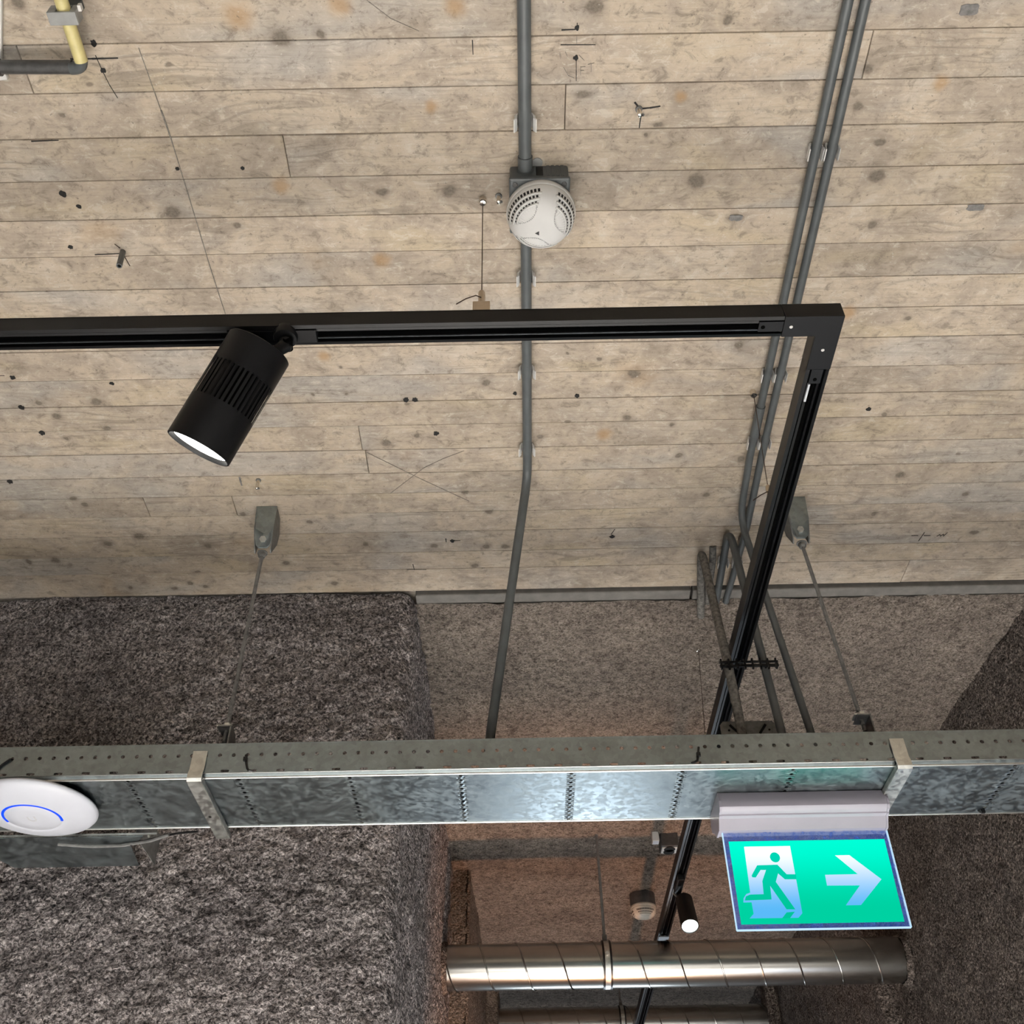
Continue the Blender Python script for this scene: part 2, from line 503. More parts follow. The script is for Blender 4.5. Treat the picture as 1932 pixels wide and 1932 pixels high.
def struct(o, label=None, cat=None):
    o['kind'] = 'structure'
    if label:
        o['label'] = label
    if cat:
        o['category'] = cat
    return o


def arc(p_prev, corner, p_next, rad, n=8):
    """rounded corner of a path"""
    a, b, c = Vector(p_prev), Vector(corner), Vector(p_next)
    d1, d2 = (a - b).normalized(), (c - b).normalized()
    ang = d1.angle(d2)
    tl = min(rad / math.tan(ang / 2), (a - b).length * 0.95, (c - b).length * 0.95)
    s, e = b + d1 * tl, b + d2 * tl
    return [s * (1 - t) ** 2 + b * 2 * t * (1 - t) + e * t * t for t in (i / n for i in range(n + 1))]


def vnoise(x, y, cell, seed):
    g = np.random.RandomState(seed).rand(256, 256)
    xs, ys = x / cell, y / cell
    xi, yi = np.floor(xs).astype(int), np.floor(ys).astype(int)
    fx, fy = xs - xi, ys - yi
    fx, fy = fx * fx * (3 - 2 * fx), fy * fy * (3 - 2 * fy)
    a, b = g[xi % 256, yi % 256], g[(xi + 1) % 256, yi % 256]
    c, d = g[xi % 256, (yi + 1) % 256], g[(xi + 1) % 256, (yi + 1) % 256]
    return (a * (1 - fx) + b * fx) * (1 - fy) + (c * (1 - fx) + d * fx) * fy - 0.5


def grid_mesh(name, P, mat):
    """P: (n, m, 3) array of points"""
    n, m = P.shape[:2]
    idx = np.arange(n * m).reshape(n, m)
    q = np.stack([idx[:-1, :-1], idx[1:, :-1], idx[1:, 1:], idx[:-1, 1:]], -1).reshape(-1, 4)
    me = bpy.data.meshes.new(name)
    me.vertices.add(n * m)
    me.vertices.foreach_set('co', P.reshape(-1).astype(np.float32))
    me.loops.add(q.size)
    me.loops.foreach_set('vertex_index', q.reshape(-1).astype(np.int32))
    me.polygons.add(len(q))
    me.polygons.foreach_set('loop_start', np.arange(0, q.size, 4, dtype=np.int32))
    me.update()
    me.shade_smooth()
    me.materials.append(M[mat])
    o = bpy.data.objects.new(name, me)
    COL.objects.link(o)
    ORG[o.name] = Vector((0, 0, 0))
    return o


def lumps(u, v, seed, amp):
    return amp * (0.9 * vnoise(u, v, 0.011, seed) + 1.0 * vnoise(u, v, 0.022, seed + 1) + 1.6 * vnoise(u, v, 0.07, seed + 2) + 2.0 * vnoise(u, v, 0.22, seed + 3))


def wall_sheet(name, path, z0, z1, ds, dz, mat, amp, seed, flip=False):
    """sprayed wall standing on a plan path [(x, y), ...]; the free side lies to the right of the path"""
    pts = []
    for (x0, y0), (x1, y1) in zip(path[:-1], path[1:]):
        L = math.hypot(x1 - x0, y1 - y0)
        k = max(1, int(round(L / ds)))
        for i in range(k):
            pts.append((x0 + (x1 - x0) * i / k, y0 + (y1 - y0) * i / k))
    pts.append(path[-1])
    A = np.array(pts)
    T = np.gradient(A, axis=0)
    T /= np.linalg.norm(T, axis=1)[:, None]
    N = np.stack([T[:, 1], -T[:, 0]], 1) * (-1 if flip else 1)
    s = np.concatenate([[0], np.cumsum(np.linalg.norm(np.diff(A, axis=0), axis=1))])
    zs = np.arange(z0, z1 + dz * 0.5, dz)
    zs[-1] = z1
    S, Zg = np.meshgrid(s, zs, indexing='ij')
    D = lumps(S + 40, Zg + 40, seed, amp)
    P = np.zeros(S.shape + (3,))
    P[..., 0] = A[:, 0][:, None] + N[:, 0][:, None] * D
    P[..., 1] = A[:, 1][:, None] + N[:, 1][:, None] * D
    P[..., 2] = Zg
    return grid_mesh(name, P, mat)


# ------------------------------------------------------------------ structure
ZC = 3.1          # underside of the boards
rows = [0.6434, 0.7162, 0.7884, 0.8603, 0.9308, 1.0016, 1.0704, 1.1374, 1.2052, 1.2752, 1.3425, 1.406, 1.4741, 1.5425, 1.6043, 1.6671, 1.7326, 1.8029, 1.8646, 1.948]
y = rows[0]
while y > -0.2:
    y -= 0.0725
    rows.insert(0, y)
joints = {0.6434: [-0.704, 0.535], 0.7162: [0.092], 0.7884: [-0.345], 1.4741: [-0.298], 1.4060: [-0.304], 1.6043: [-0.60, -0.79],
          1.3425: [1.04], 1.8646: [0.925]}

ceil_mb = MB().box((-3.4, -4.0, ZC + 0.02), (3.4, 6.6, ZC + 0.25))
ceil_mb.box((-3.4, -4.0, ZC), (3.4, rows[0] - 0.002, ZC + 0.02)).box((-3.4, rows[0], ZC), (-1.82, 1.95, ZC + 0.02)).box((1.82, rows[0], ZC), (3.4, 1.95, ZC + 0.02))
ceiling = struct(ceil_mb.build('ceiling', 'board'), 'beige board-marked concrete ceiling with knots and dark joints', 'ceiling')


def board(x0, x1, y0, y1):
    g, c, zt = random.uniform(0.00015, 0.00045), random.uniform(0.0005, 0.0010), ZC + 0.0195
    dz = random.uniform(-0.0007, 0.0007)
    a = [(x0 + g, y0 + g), (x1 - g, y0 + g), (x1 - g, y1 - g), (x0 + g, y1 - g)]
    b = [(x0 + g + c, y0 + g + c), (x1 - g - c, y0 + g + c), (x1 - g - c, y1 - g - c), (x0 + g + c, y1 - g - c)]
    mb = MB()
    vs = [(*p, ZC + dz) for p in b] + [(*p, ZC + dz + 0.0022) for p in a] + [(*p, zt) for p in a]
    fs = [(3, 2, 1, 0)] + [(i, (i + 1) % 4, 4 + (i + 1) % 4, 4 + i) for i in range(4)] + [(4 + i, 4 + (i + 1) % 4, 8 + (i + 1) % 4, 8 + i) for i in range(4)] + [(8, 9, 10, 11)]
    mb.add(vs, fs)
    return mb.build('board', board_material(y0, y1), ceiling)


for y0, y1 in zip(rows[:-1], rows[1:]):
    js = joints.get(round(y0, 4), [])
    js = [-1.8] + sorted(js + [random.choice((-1, 1)) * random.uniform(1.25, 1.6)]) + [1.8]
    for a, b in zip(js[:-1], js[1:]):
        board(a, b, y0, y1)

floor = struct(MB().box((-3.4, -4.0, -0.1), (3.4, 6.6, 0.0)).build('floor', 'floor'))
struct(MB().box((-3.4, -4.1, 0), (3.4, -4.0, ZC)).build('wall_rear', 'wall'))
struct(MB().box((-3.5, -4.0, 0), (-3.4, 1.95, ZC)).build('wall_side_left', 'wall'))
struct(MB().box((3.4, -4.0, 0), (3.5, 1.95, ZC)).build('wall_side_right', 'wall'))
struct(MB().box((-0.4, 6.4, 0), (1.6, 6.5, ZC)).build('wall_far', 'rough2'))


def corner_pts(cx, cy, r, a0, a1, n=8):
    return [(cx + r * math.cos(R(a0 + (a1 - a0) * i / n)), cy + r * math.sin(R(a0 + (a1 - a0) * i / n))) for i in range(n + 1)]


zlow = 1.9
pl = [(-1.5, 1.955)] + corner_pts(-0.285, 2.005, 0.05, -90, 0) + [(-0.235, 3.53), (-0.25, 3.545)]
struct(wall_sheet('wall_left', pl, zlow, 3.1, 0.0045, 0.0045, 'rough', 0.0062, 21), 'dark grey sprayed plaster wall block left of the passage', 'wall')
struct(MB().box((-3.4, 1.957, 0), (-1.5, 2.2, ZC)).box((-1.5, 1.957, 0), (-0.237, 2.2, zlow)).box((-0.5, 2.2, 0), (-0.237, 3.54, zlow)).build('wall_left_base', 'rough'))
pl2 = [(-0.26, 3.555), (-0.18, 3.555)] + corner_pts(-0.18, 3.565, 0.01, -90, 0, 3) + [(-0.15, 4.69), (-0.115, 4.70)] + corner_pts(-0.11, 4.71, 0.01, -90, 0, 3) + [(-0.10, 6.4)]
struct(wall_sheet('wall_passage_left', pl2, zlow, 3.1, 0.009, 0.009, 'rough2', 0.0035, 31), 'brown sprayed plaster pilasters further down the passage on the left', 'wall')
pr_ = [(1.32, 1.955), (1.265, 1.96), (1.252, 1.99), (1.178, 3.43), (1.13, 3.45), (1.11, 4.74), (1.07, 4.76), (1.07, 6.4)]
struct(wall_sheet('wall_right', pr_, zlow, 3.1, 0.009, 0.009, 'rough3', 0.004, 41, flip=True), 'dark sprayed plaster wall on the right side of the passage', 'wall')
struct(MB().box((1.3, 1.957, 0), (3.4, 2.2, ZC)).box((1.255, 2.0, 0), (1.4, 6.4, zlow)).build('wall_right_base', 'rough'))
gx = np.arange(-0.26, 1.29, 0.007)
gy = np.arange(1.988, 6.42, 0.008)
GX, GY = np.meshgrid(gx, gy, indexing='ij')
Pc = np.stack([GX, GY, 3.0895 - lumps(GX + 30, GY + 30, 51, 0.0032)], -1)
struct(grid_mesh('ceiling_passage', Pc, 'rough2'), 'brown sprayed plaster ceiling of the passage', 'ceiling')
# smooth concrete strip between the boards and the sprayed ceiling, with its dark shadow gap
struct(MB().box((-0.235, 1.957, 3.0925), (0.425, 1.995, 3.119)).box((0.430, 1.957, 3.0918), (1.262, 1.995, 3.119)).build('trim_1', 'smooth', bevel=0.003),
       'smooth pale concrete strip along the end of the ceiling boards', 'trim')


# marks, holes and mortar patches on the boards
def mark(pts, wd, mat='pencil', name='pencil_mark'):
    mb = MB()
    for (x0, y0), (x1, y1) in zip(pts[:-1], pts[1:]):
        d = Vector((x1 - x0, y1 - y0))
        n = Vector((-d.y, d.x)).normalized() * wd / 2
        e = d.normalized() * wd * 0.3
        q = [(x0 - e.x + n.x, y0 - e.y + n.y), (x1 + e.x + n.x * .7, y1 + e.y + n.y * .7), (x1 + e.x - n.x * .7, y1 + e.y - n.y * .7), (x0 - e.x - n.x, y0 - e.y - n.y)]
        mb.prism(q, lambda a, b, t: (a, b, ZC - 0.0013 + t), 0.0006)
    return mb.build(name, mat, ceiling)


mark([(0.0841, 0.6354), (0.1031, 0.635)], 0.0020)
mark([(0.1059, 0.6261), (0.106, 0.636)], 0.0012)
mark([(0.0831, 0.6566), (0.1332, 0.6575)], 0.0014)
mark([(0.1058, 0.6448), (0.106, 0.657)], 0.0009, 'pencil_soft')
mark([(0.1062, 0.678), (0.1068, 0.695), (0.1073, 0.7104)], 0.0012)
mark([(0.088, 0.690), (0.095, 0.702), (0.104, 0.706)], 0.0007, 'pencil_soft')
for pts in (([(0.113, 0.689), (0.1135, 0.702)]), ([(0.113, 0.690), (0.120, 0.689)]), ([(0.113, 0.695), (0.118, 0.695)]), ([(0.124, 0.686), (0.133, 0.684)]), ([(0.1285, 0.686), (0.129, 0.697)]), ([(0.082, 0.668), (0.083, 0.677)]), ([(0.090, 0.667), (0.093, 0.674)]), ([(0.110, 0.672), (0.118, 0.680)])):
    mark(pts, 0.0008, 'pencil_soft')
mark([(0.1978, 0.7457), (0.203, 0.752)], 0.0030)
mark([(0.209, 0.7555), (0.222, 0.7545), (0.2362, 0.7523)], 0.0026)
mark([(0.2085, 0.765), (0.2075, 0.7858)], 0.0022)
mark([(-0.2469, 1.8649), (-0.2025, 1.8662)], 0.0016)
mark([(-0.2317, 1.8457), (-0.230, 1.866)], 0.0018)
mark([(0.9041, 1.7752), (0.918, 1.7757)], 0.0018)
mark([(0.932, 1.7760), (0.9465, 1.7764)], 0.0018)
mark([(0.9251, 1.7944), (0.930, 1.7649)], 0.0016)
mark([(0.9622, 1.779), (0.967, 1.773), (0.970, 1.779), (0.975, 1.772), (0.977, 1.779), (0.9823, 1.767)], 0.0016)
mark([(-0.6314, 0.6646), (-0.600, 0.6646), (-0.5633, 0.6642)], 0.0026)
mark([(-0.594, 0.660), (-0.591, 0.682), (-0.587, 0.704), (-0.581, 0.724)], 0.0011)
mark([(-0.2956, 1.4799), (-0.19, 1.562), (-0.0924, 1.6333)], 0.0011, 'pencil_soft')
mark([(-0.259, 1.6036), (-0.1818, 1.5278), (-0.14, 1.502), (-0.0966, 1.4803)], 0.0011, 'pencil_soft')
mark([(-0.191, 0.5896), (-0.16, 0.615), (-0.1215, 0.6333)], 0.0010, 'pencil_soft')
mark([(-0.7004, 0.997), (-0.657, 0.9955)], 0.0018)
mark([(-0.7341, 0.7905), (-0.6926, 0.7896)], 0.0020)
mark([(-0.5704, 1.5465), (-0.571, 1.5707)], 0.004, 'patch')
mark([(-0.5284, 0.6502), (-0.521, 0.75)], 0.0012, 'pencil_soft')
mark([(-0.521, 0.745), (-0.518, 0.79)], 0.0028, 'pencil_soft')
mark([(-0.518, 0.79), (-0.516, 0.86), (-0.5135, 0.95), (-0.512, 1.02), (-0.5073, 1.13)], 0.0016, 'pencil_soft')
mark([(-0.985, 1.247), (-0.980, 1.262)], 0.0016)
mark([(-0.99, 1.259), (-0.955, 1.259)], 0.0016)
mark([(0.222, 1.752), (0.229, 1.735)], 0.0016)
mark([(-0.150, 1.757), (-0.150, 1.768)], 0.0026)
mark([(-0.130, 1.764), (-0.118, 1.764)], 0.0016)
mark([(-0.045, 0.648), (-0.045, 0.668)], 0.0016)


def blob(cx, cy, rx, ry, mat, name, n=14, jit=0.25, square=0.0):
    pts = []
    for i in range(n):
        a = 2 * math.pi * i / n
        k = 1 + random.uniform(-jit, jit)
        c, s_ = math.cos(a), math.sin(a)
        if square:
            m = max(abs(c), abs(s_))
            c, s_ = c / m ** square, s_ / m ** square
        pts.append((cx + rx * c * k, cy + ry * s_ * k))
    return MB().prism(pts, lambda a, b, t: (a, b, ZC - 0.0014 + t), 0.0007).build(name, mat, ceiling)


for x, y_, r in ((-0.716, 0.882, 0.0055), (-0.698, 0.905, 0.004), (-0.737, 0.981, 0.004), (-0.521, 0.841, 0.0032), (-0.418, 0.842, 0.003), (-0.591, 0.643, 0.005), (-0.59, 0.682, 0.0038), (0.106, 0.633, 0.0035), (0.106, 0.676, 0.0038), (-0.203, 1.338, 0.0058), (-0.185, 1.339, 0.0058), (-0.936, 1.409, 0.0058), (-0.952, 1.34, 0.0055), (-0.759, 1.283, 0.0042), (0.131, 1.336, 0.0048), (-1.053, 1.547, 0.006), (0.01, 1.327, 0.004), (-0.94, 1.264, 0.005), (0.71, 1.385, 0.005), (0.225, 1.76, 0.006), (-0.136, 1.765, 0.005), (-0.15, 1.43, 0.0055)):
    blob(x, y_, r, r, 'dark', 'anchor_hole')
blob(0.6638, 0.6174, 0.013, 0.008, 'patch', 'mortar_patch', 20, 0.08, 0.9)
blob(0.7763, 0.9366, 0.014, 0.006, 'patch', 'mortar_patch', 20, 0.08, 0.9)
blob(0.381, 0.948, 0.011, 0.0055, 'patch', 'mortar_patch', 18, 0.2, 0.4)

# ------------------------------------------------------------------ cable tray
TY0, TY1, TZ0, TZ1 = 1.618, 1.818, 2.45, 2.513


def hole_cell(mb, fr, x0, x1, y0, y1, hole, n=12):
    """rectangle cell with a hole (kind, cx, cy, a, b); fr maps (x, y) to 3-D"""
    if hole is None:
        mb.add([fr(x0, y0), fr(x1, y0), fr(x1, y1), fr(x0, y1)], [(0, 1, 2, 3)])
        return
    cx, cy, a, b, sq = hole
    angs = [2 * math.pi * i / n for i in range(n)]
    for px, py in ((x0, y0), (x1, y0), (x1, y1), (x0, y1)):
        angs.append(math.atan2(py - cy, px - cx) % (2 * math.pi))
    angs = sorted(angs)
    inn, out = [], []
    for t in angs:
        c, s_ = math.cos(t), math.sin(t)
        k = 1.0
        if sq:
            k = min(1 / max(abs(c), abs(s_)), 1.25)
        inn.append(fr(cx + a * c * k, cy + b * s_ * k))
        ks = []
        if c > 1e-9:
            ks.append((x1 - cx) / c)
        if c < -1e-9:
            ks.append((x0 - cx) / c)
        if s_ > 1e-9:
            ks.append((y1 - cy) / s_)
        if s_ < -1e-9:
            ks.append((y0 - cy) / s_)
        k = min(ks)
        out.append(fr(cx + c * k, cy + s_ * k))
    m = len(angs)
    mb.add(inn + out, [(i, (i + 1) % m, m + (i + 1) % m, m + i) for i in range(m)])


def sheet(mb, name, mat, parent, th=0.0012, off=0):
    o = mb.build(name, mat, parent)
    s_ = o.modifiers.new('thickness', 'SOLIDIFY')
    s_.thickness = th
    s_.offset = off
    return o


tray = thing('cable_tray', 'perforated galvanised cable tray crossing the picture below the ceiling', 'cable tray', (0, 1.718, 2.45))
X0, X1 = -1.7, 1.7
for front in (True, False):
    yv = TY0 if front else TY1
    mb = MB()
    # upper side strip with round holes, 24.3 mm apart
    x = -1.6983
    k = 0
    while x < X1 - 0.02:
        hole_cell(mb, lambda a, b: (a, yv, b), x, x + 0.0243, 2.478, TZ1, (x + 0.01215, 2.4905, 0.0036, 0.0036, False))
        x += 0.0243
    # lower strip with slots, 48.2 mm apart
    xe = x
    x = -1.6983
    xs = -0.4578 - 0.0482 * 26
    while xs < xe:
        if xs - 0.0241 > -1.72:
            hole_cell(mb, lambda a, b: (a, yv, b), xs - 0.0241, xs + 0.0241, 2.4566, 2.478, (xs, 2.4600, 0.0072, 0.0024, True))
        xs += 0.0482
    sheet(mb, 'side_panel', 'galv', tray)
    # folded top lip of the side
    MB().box((X0, yv - 0.001 if front else yv - 0.006, TZ1 - 0.0012), (X1, yv + 0.006 if front else yv + 0.001, TZ1 + 0.0006)).build('lip', 'galv', tray)
    # rounded fold between side and base
    sg = 1 if front else -1
    mb = MB()
    prof = [(yv, 2.4568), (yv + sg * 0.0008, 2.4558), (yv + sg * 0.0026, 2.4512), (yv + sg * 0.0036, 2.4502), (yv + sg * 0.0045, 2.4500)]
    prof2 = [(a + sg * 0.0011, b + 0.0009) for a, b in prof][::-1]
    mb.prism(prof + prof2, lambda a, b, t: (X0 + t, a, b), X1 - X0)
    mb.build('folded_edge', 'galv', tray, smooth=True, angle=50)
    MB().cyl((X0, yv + sg * 0.0048, 2.4498), (X1, yv + sg * 0.0048, 2.4498), 0.0022, seg=12).build('rolled_bead', 'bead', tray, smooth=True)
    MB().cyl((X0, yv + sg * 0.0004, 2.4568), (X1, yv + sg * 0.0004, 2.4568), 0.0009, seg=8).build('rolled_bead', 'bead', tray, smooth=True)
mb = MB()
pitch = (TY1 - TY0 - 0.008) / 12
xr = [0.095 - 0.1925 * k for k in range(9, -10, -1)]
xr = [x for x in xr if X0 + 0.02 < x < X1 - 0.02]
prev = X0
for x in xr:
    mb.add([(prev, TY0 + 0.004, TZ0), (x - 0.008, TY0 + 0.004, TZ0), (x - 0.008, TY1 - 0.004, TZ0), (prev, TY1 - 0.004, TZ0)], [(0, 1, 2, 3)])
    for i in range(12):
        y0 = TY0 + 0.004 + pitch * i
        hole_cell(mb, lambda a, b: (a, b, TZ0), x - 0.008, x + 0.008, y0, y0 + pitch, (x, y0 + pitch / 2, 0.0036, 0.0034, False), 8)
    prev = x + 0.008
mb.add([(prev, TY0 + 0.004, TZ0), (X1, TY0 + 0.004, TZ0), (X1, TY1 - 0.004, TZ0), (prev, TY1 - 0.004, TZ0)], [(0, 1, 2, 3)])
sheet(mb, 'base_panel', 'galv', tray)
mb = MB()
for i in range(7):
    yy = 1.66 + 0.019 * i
    mb.tube([(x, yy + 0.006 * math.sin(3 * x + i), 2.461 + 0.002 * math.sin(5 * x + 2 * i)) for x in np.linspace(X0, X1, 24)], 0.006, 8)
cables = tag(mb.build('cable_bundle', 'zip', loc=(0, 1.718, 2.455), smooth=True), 'unseen cables inside the perforated cable tray, black for the shade behind its holes', 'cables')  # black colour stands for the shade seen through the tray holes
cables['kind'] = 'stuff'


def hanger(xc, lab, side):
    t = thing('tray_hanger', lab, 'hanger', (xc, 1.665, ZC), 'hangers of the cable tray')
    # ceiling bracket: bent front plate with two flanges
    mb = MB()
    yf = 1.643
    pr2 = [(-0.0225, ZC - 0.001), (0.0225, ZC - 0.001), (0.0205, 3.045), (0.0185, 3.022), (0.0150, 3.008), (0.009, 3.002), (-0.009, 3.002), (-0.0150, 3.008), (-0.0185, 3.022), (-0.0205, 3.045)]
    mb.prism(pr2, lambda a, b, d: (xc + a, yf + d - (0.006 if b > 3.09 else 0) + max(0, 3.045 - b) * 0.45, b), 0.0025)
    bk = mb.build('ceiling_bracket', 'galv', t, bevel=0.0008)
    for sx in (-1, 1):
        fl = [(yf, ZC - 0.001), (yf + 0.035, ZC - 0.001), (yf + 0.052, 3.065), (yf + 0.050, 3.035), (yf + 0.034, 3.006), (yf + 0.028, 2.994), (yf + 0.020, 3.0), (yf + 0.012, 3.02), (yf + 0.002, 3.045)]
        MB().prism(fl, lambda a, b, d: (xc + sx * 0.020 - 0.00125 + d - sx * max(0, 3.045 - b) * 0.07, a, b), 0.0025).build('flange', 'galv_dull', bk)
    MB().lathe([(0.0075, 0), (0.0075, 0.004)], (xc, yf + 0.0125, 3.020), (0, -1, -0.45), 6).build('bolt', 'galv_light', bk)
    MB().lathe([(0.0085, 0), (0.0085, 0.008), (0.006, 0.012)], (xc, 1.668, 2.992), (0, 0, -1), 6).build('nut', 'galv_dull', t)
    MB().lathe([(0.011, 0), (0.011, 0.002)], (xc, 1.668, 2.9935), (0, 0, -1), 16).build('washer', 'galv_dull', t)
    xb = xc + side
    # threaded rod with its fine thread
    p0, p1 = Vector((xc, 1.668, 2.99)), Vector((xb, 1.672, 2.545))
    prof, L = [], (p1 - p0).length
    k = int(L / 0.0016)
    for i in range(k + 1):
        prof.append((0.0041 if i % 2 else 0.0036, L * i / k))
    MB().lathe(prof, p0, p1 - p0, 10).build('threaded_rod', 'rod', t, smooth=True, angle=20)
    # lower bracket holding the support arm
    MB().cbox((xb - 0.003, 1.67, 2.5745), (0.026, 0.022, 0.003)).build('plate_washer', 'galv_light', t)
    MB().lathe([(0.008, 0), (0.008, 0.007)], (xb, 1.671, 2.5762), (0, 0, 1), 6).build('nut', 'galv_light', t)
    pb = [(1.655, 2.572), (1.690, 2.572), (1.735, 2.515), (1.735, 2.474), (1.655, 2.474)]
    lb = MB().prism(pb, lambda a, b, d: (xb + 0.010 + d, a, b), 0.0025)
    lb.cbox((xb, 1.673, 2.5715), (0.024, 0.036, 0.0025))
    lb.build('lower_bracket', 'galv_dull', t)
    # support arm under the tray: bent strip in front, channel below
    xs = xb - 0.020 if side < 0 else xb + 0.028
    mb = MB()
    wd = 0.0125
    prof = [(1.6135, 2.4975), (1.6125, 2.462), (1.6090, 2.4545), (1.6080, 2.4430), (1.6120, 2.4382), (1.6200, 2.4372), (1.838, 2.4372), (1.838, 2.4392), (1.6205, 2.4392), (1.6140, 2.4402), (1.6106, 2.4440), (1.6116, 2.4537), (1.6150, 2.4610), (1.6160, 2.4975)]
    mb.prism(prof, lambda a, b, d: (xs - wd + d, a, b), 2 * wd)
    arm = mb.build('support_arm', 'galv_light', t, smooth=True, angle=40)
    for sx in (-1, 1):
        MB().box((xs + sx * wd - 0.0009, 1.612, 2.4385), (xs + sx * wd + 0.0009, 1.838, 2.4478)).build('channel_flange', 'galv_dull', arm)
    MB().lathe([(0.0028, 0), (0.0028, 0.0008)], (xs - 0.003, 1.745, 2.4372), (0, 0, -1), 12).build('rivet_hole', 'dark', arm)
    return t


hanger(-0.530, 'galvanised threaded-rod tray hanger on the left, in front of the dark plaster wall', -0.004)
hanger(0.612, 'galvanised threaded-rod tray hanger on the right, behind the exit sign', 0.027)

# tray branch running into the left wall
br = thing('tray_branch', 'short galvanised tray piece running from the main tray into the left wall', 'cable tray', (-0.86, 1.89, 2.44))
MB().prism([(-1.04, 1.822), (-0.70, 1.822), (-0.716, 1.845), (-0.735, 1.862), (-0.745, 1.955), (-0.99, 1.955)], lambda a, b, d: (a, b, 2.438 + d), 0.0015).build('base_panel', 'galv', br)
MB().prism([(1.822, 2.4395), (1.955, 2.4395), (1.955, 2.497), (1.822, 2.497)], lambda a, b, d: (-0.716 + d, a, b), 0.0015).build('side_panel', 'galv_dull', br)
MB().prism([(1.822, 2.4395), (1.955, 2.4395), (1.955, 2.497), (1.822, 2.497)], lambda a, b, d: (-1.03 + d, a, b), 0.0015).build('side_panel', 'galv_dull', br)
MB().lathe([(0.004, 0), (0.004, 0.003)], (-0.7145, 1.885, 2.468), (1, 0, 0), 6).build('bolt', 'galv_light', br)
MB().box((-1.2, 1.8195, 2.4405), (-0.675, 1.8225, 2.4435)).build('edge_rail', 'galv_light', br)
for i, (lab, dz, mt) in enumerate((('pale sagging cable hanging from the tray beside the access point', 0.0, 'galv_dull'), ('dark sagging cable end hanging from the tray beside the access point', 0.004, 'zip'))):
    pts = [(-0.86, 1.832, 2.430), (-0.80, 1.845, 2.4305 - dz), (-0.745, 1.85, 2.4335 - dz), (-0.69, 1.842, 2.4385), (-0.655, 1.83, 2.444)] if i == 0 else [(-0.73, 1.848, 2.433), (-0.69, 1.843, 2.4415), (-0.64, 1.83, 2.446), (-0.60, 1.826, 2.447)]
    tag(MB().tube(pts, 0.0035 if i == 0 else 0.0022, 8).build('loose_cable', mt, loc=pts[0], smooth=True), lab, 'cable', 'loose cables under the tray')


def zip_tie(pts, lab, head):
    o = thing('zip_tie', lab, 'zip tie', pts[0], 'black zip ties on the cable tray')
    MB().tube(pts, 0.0022, 6).build('strap', 'zip', o, smooth=True)
    MB().cbox(head, (0.0068, 0.005, 0.007)).build('lock_head', 'zip', o)


zip_tie([(-0.4735, 1.621, 2.4905), (-0.4735, 1.6155, 2.4885), (-0.4705, 1.6155, 2.474), (-0.467, 1.6155, 2.463), (-0.464, 1.6165, 2.4595), (-0.457, 1.619, 2.4595)], 'black zip tie through the tray beside the left hanger arm', (-0.473, 1.6150, 2.481))
zip_tie([(0.3193, 1.621, 2.4905), (0.3193, 1.6155, 2.488), (0.3165, 1.6155, 2.474), (0.314, 1.6155, 2.463), (0.309, 1.6165, 2.4605), (0.303, 1.619, 2.4600)], 'black zip tie through the tray to the left of the exit sign', (0.317, 1.6150, 2.474))
zip_tie([(-0.884, 1.621, 2.4905), (-0.886, 1.6155, 2.489), (-0.897, 1.615, 2.478), (-0.905, 1.615, 2.466), (-0.908, 1.616, 2.4605), (-0.915, 1.619, 2.4600)], 'black zip tie through the tray above the white access point', (-0.907, 1.615, 2.462))
zip_tie([(0.866, 1.797, 2.449), (0.8655, 1.795, 2.4440), (0.860, 1.797, 2.4435), (0.858, 1.802, 2.449)], 'black zip tie end on the tray underside at the right', (0.862, 1.795, 2.4445))

# ------------------------------------------------------------------ black lighting track
trk = thing('lighting_track', 'black right-angled track rail hung on wires below the ceiling', 'light track', (0.452, 0.905, 2.753))
ZT, HT = 2.753, 0.029


def rail_profile():
    # across (0 .. 0.0345), up (0 .. HT)
    wdt = 0.0345
    return [[(0, 0.001), (0.0055, 0), (0.0055, 0.0025), (0.002, 0.0035), (0.002, HT - 0.002), (0, HT)],
            [(wdt, 0.001), (wdt - 0.0055, 0), (wdt - 0.0055, 0.0025), (wdt - 0.002, 0.0035), (wdt - 0.002, HT - 0.002), (wdt, HT)],
            [(0, HT - 0.002), (wdt, HT - 0.002), (wdt, HT), (0, HT)],
            [(0.009, 0.004), (0.0125, 0.003), (0.0125, HT - 0.002), (0.009, HT - 0.002)],
            [(wdt - 0.009, 0.004), (wdt - 0.0125, 0.003), (wdt - 0.0125, HT - 0.002), (wdt - 0.009, HT - 0.002)]]


mb = MB()
for pf in rail_profile():
    mb.prism(pf, lambda a, b, t: (-1.9 + t, 0.888 + a, ZT + b), 0.386 + 1.9)
r1 = mb.build('rail', 'black', trk)
MB().box((-1.9, 0.8995, ZT + 0.012), (0.37, 0.9105, ZT + 0.026)).build('slot_insert', 'black_in', r1)
MB().box((-1.9, 0.9108, ZT + 0.0022), (0.37, 0.9128, ZT + 0.004)).build('conductor_strip', 'conductor', r1)
mb = MB()
for pf in rail_profile():
    mb.prism(pf, lambda a, b, t: (0.4350 + a, 0.985 + t, ZT + b), 4.9 - 0.985)
r2 = mb.build('rail', 'black', trk)
MB().box((0.4465, 1.0, ZT + 0.012), (0.4580, 4.9, ZT + 0.026)).build('slot_insert', 'black_in', r2)
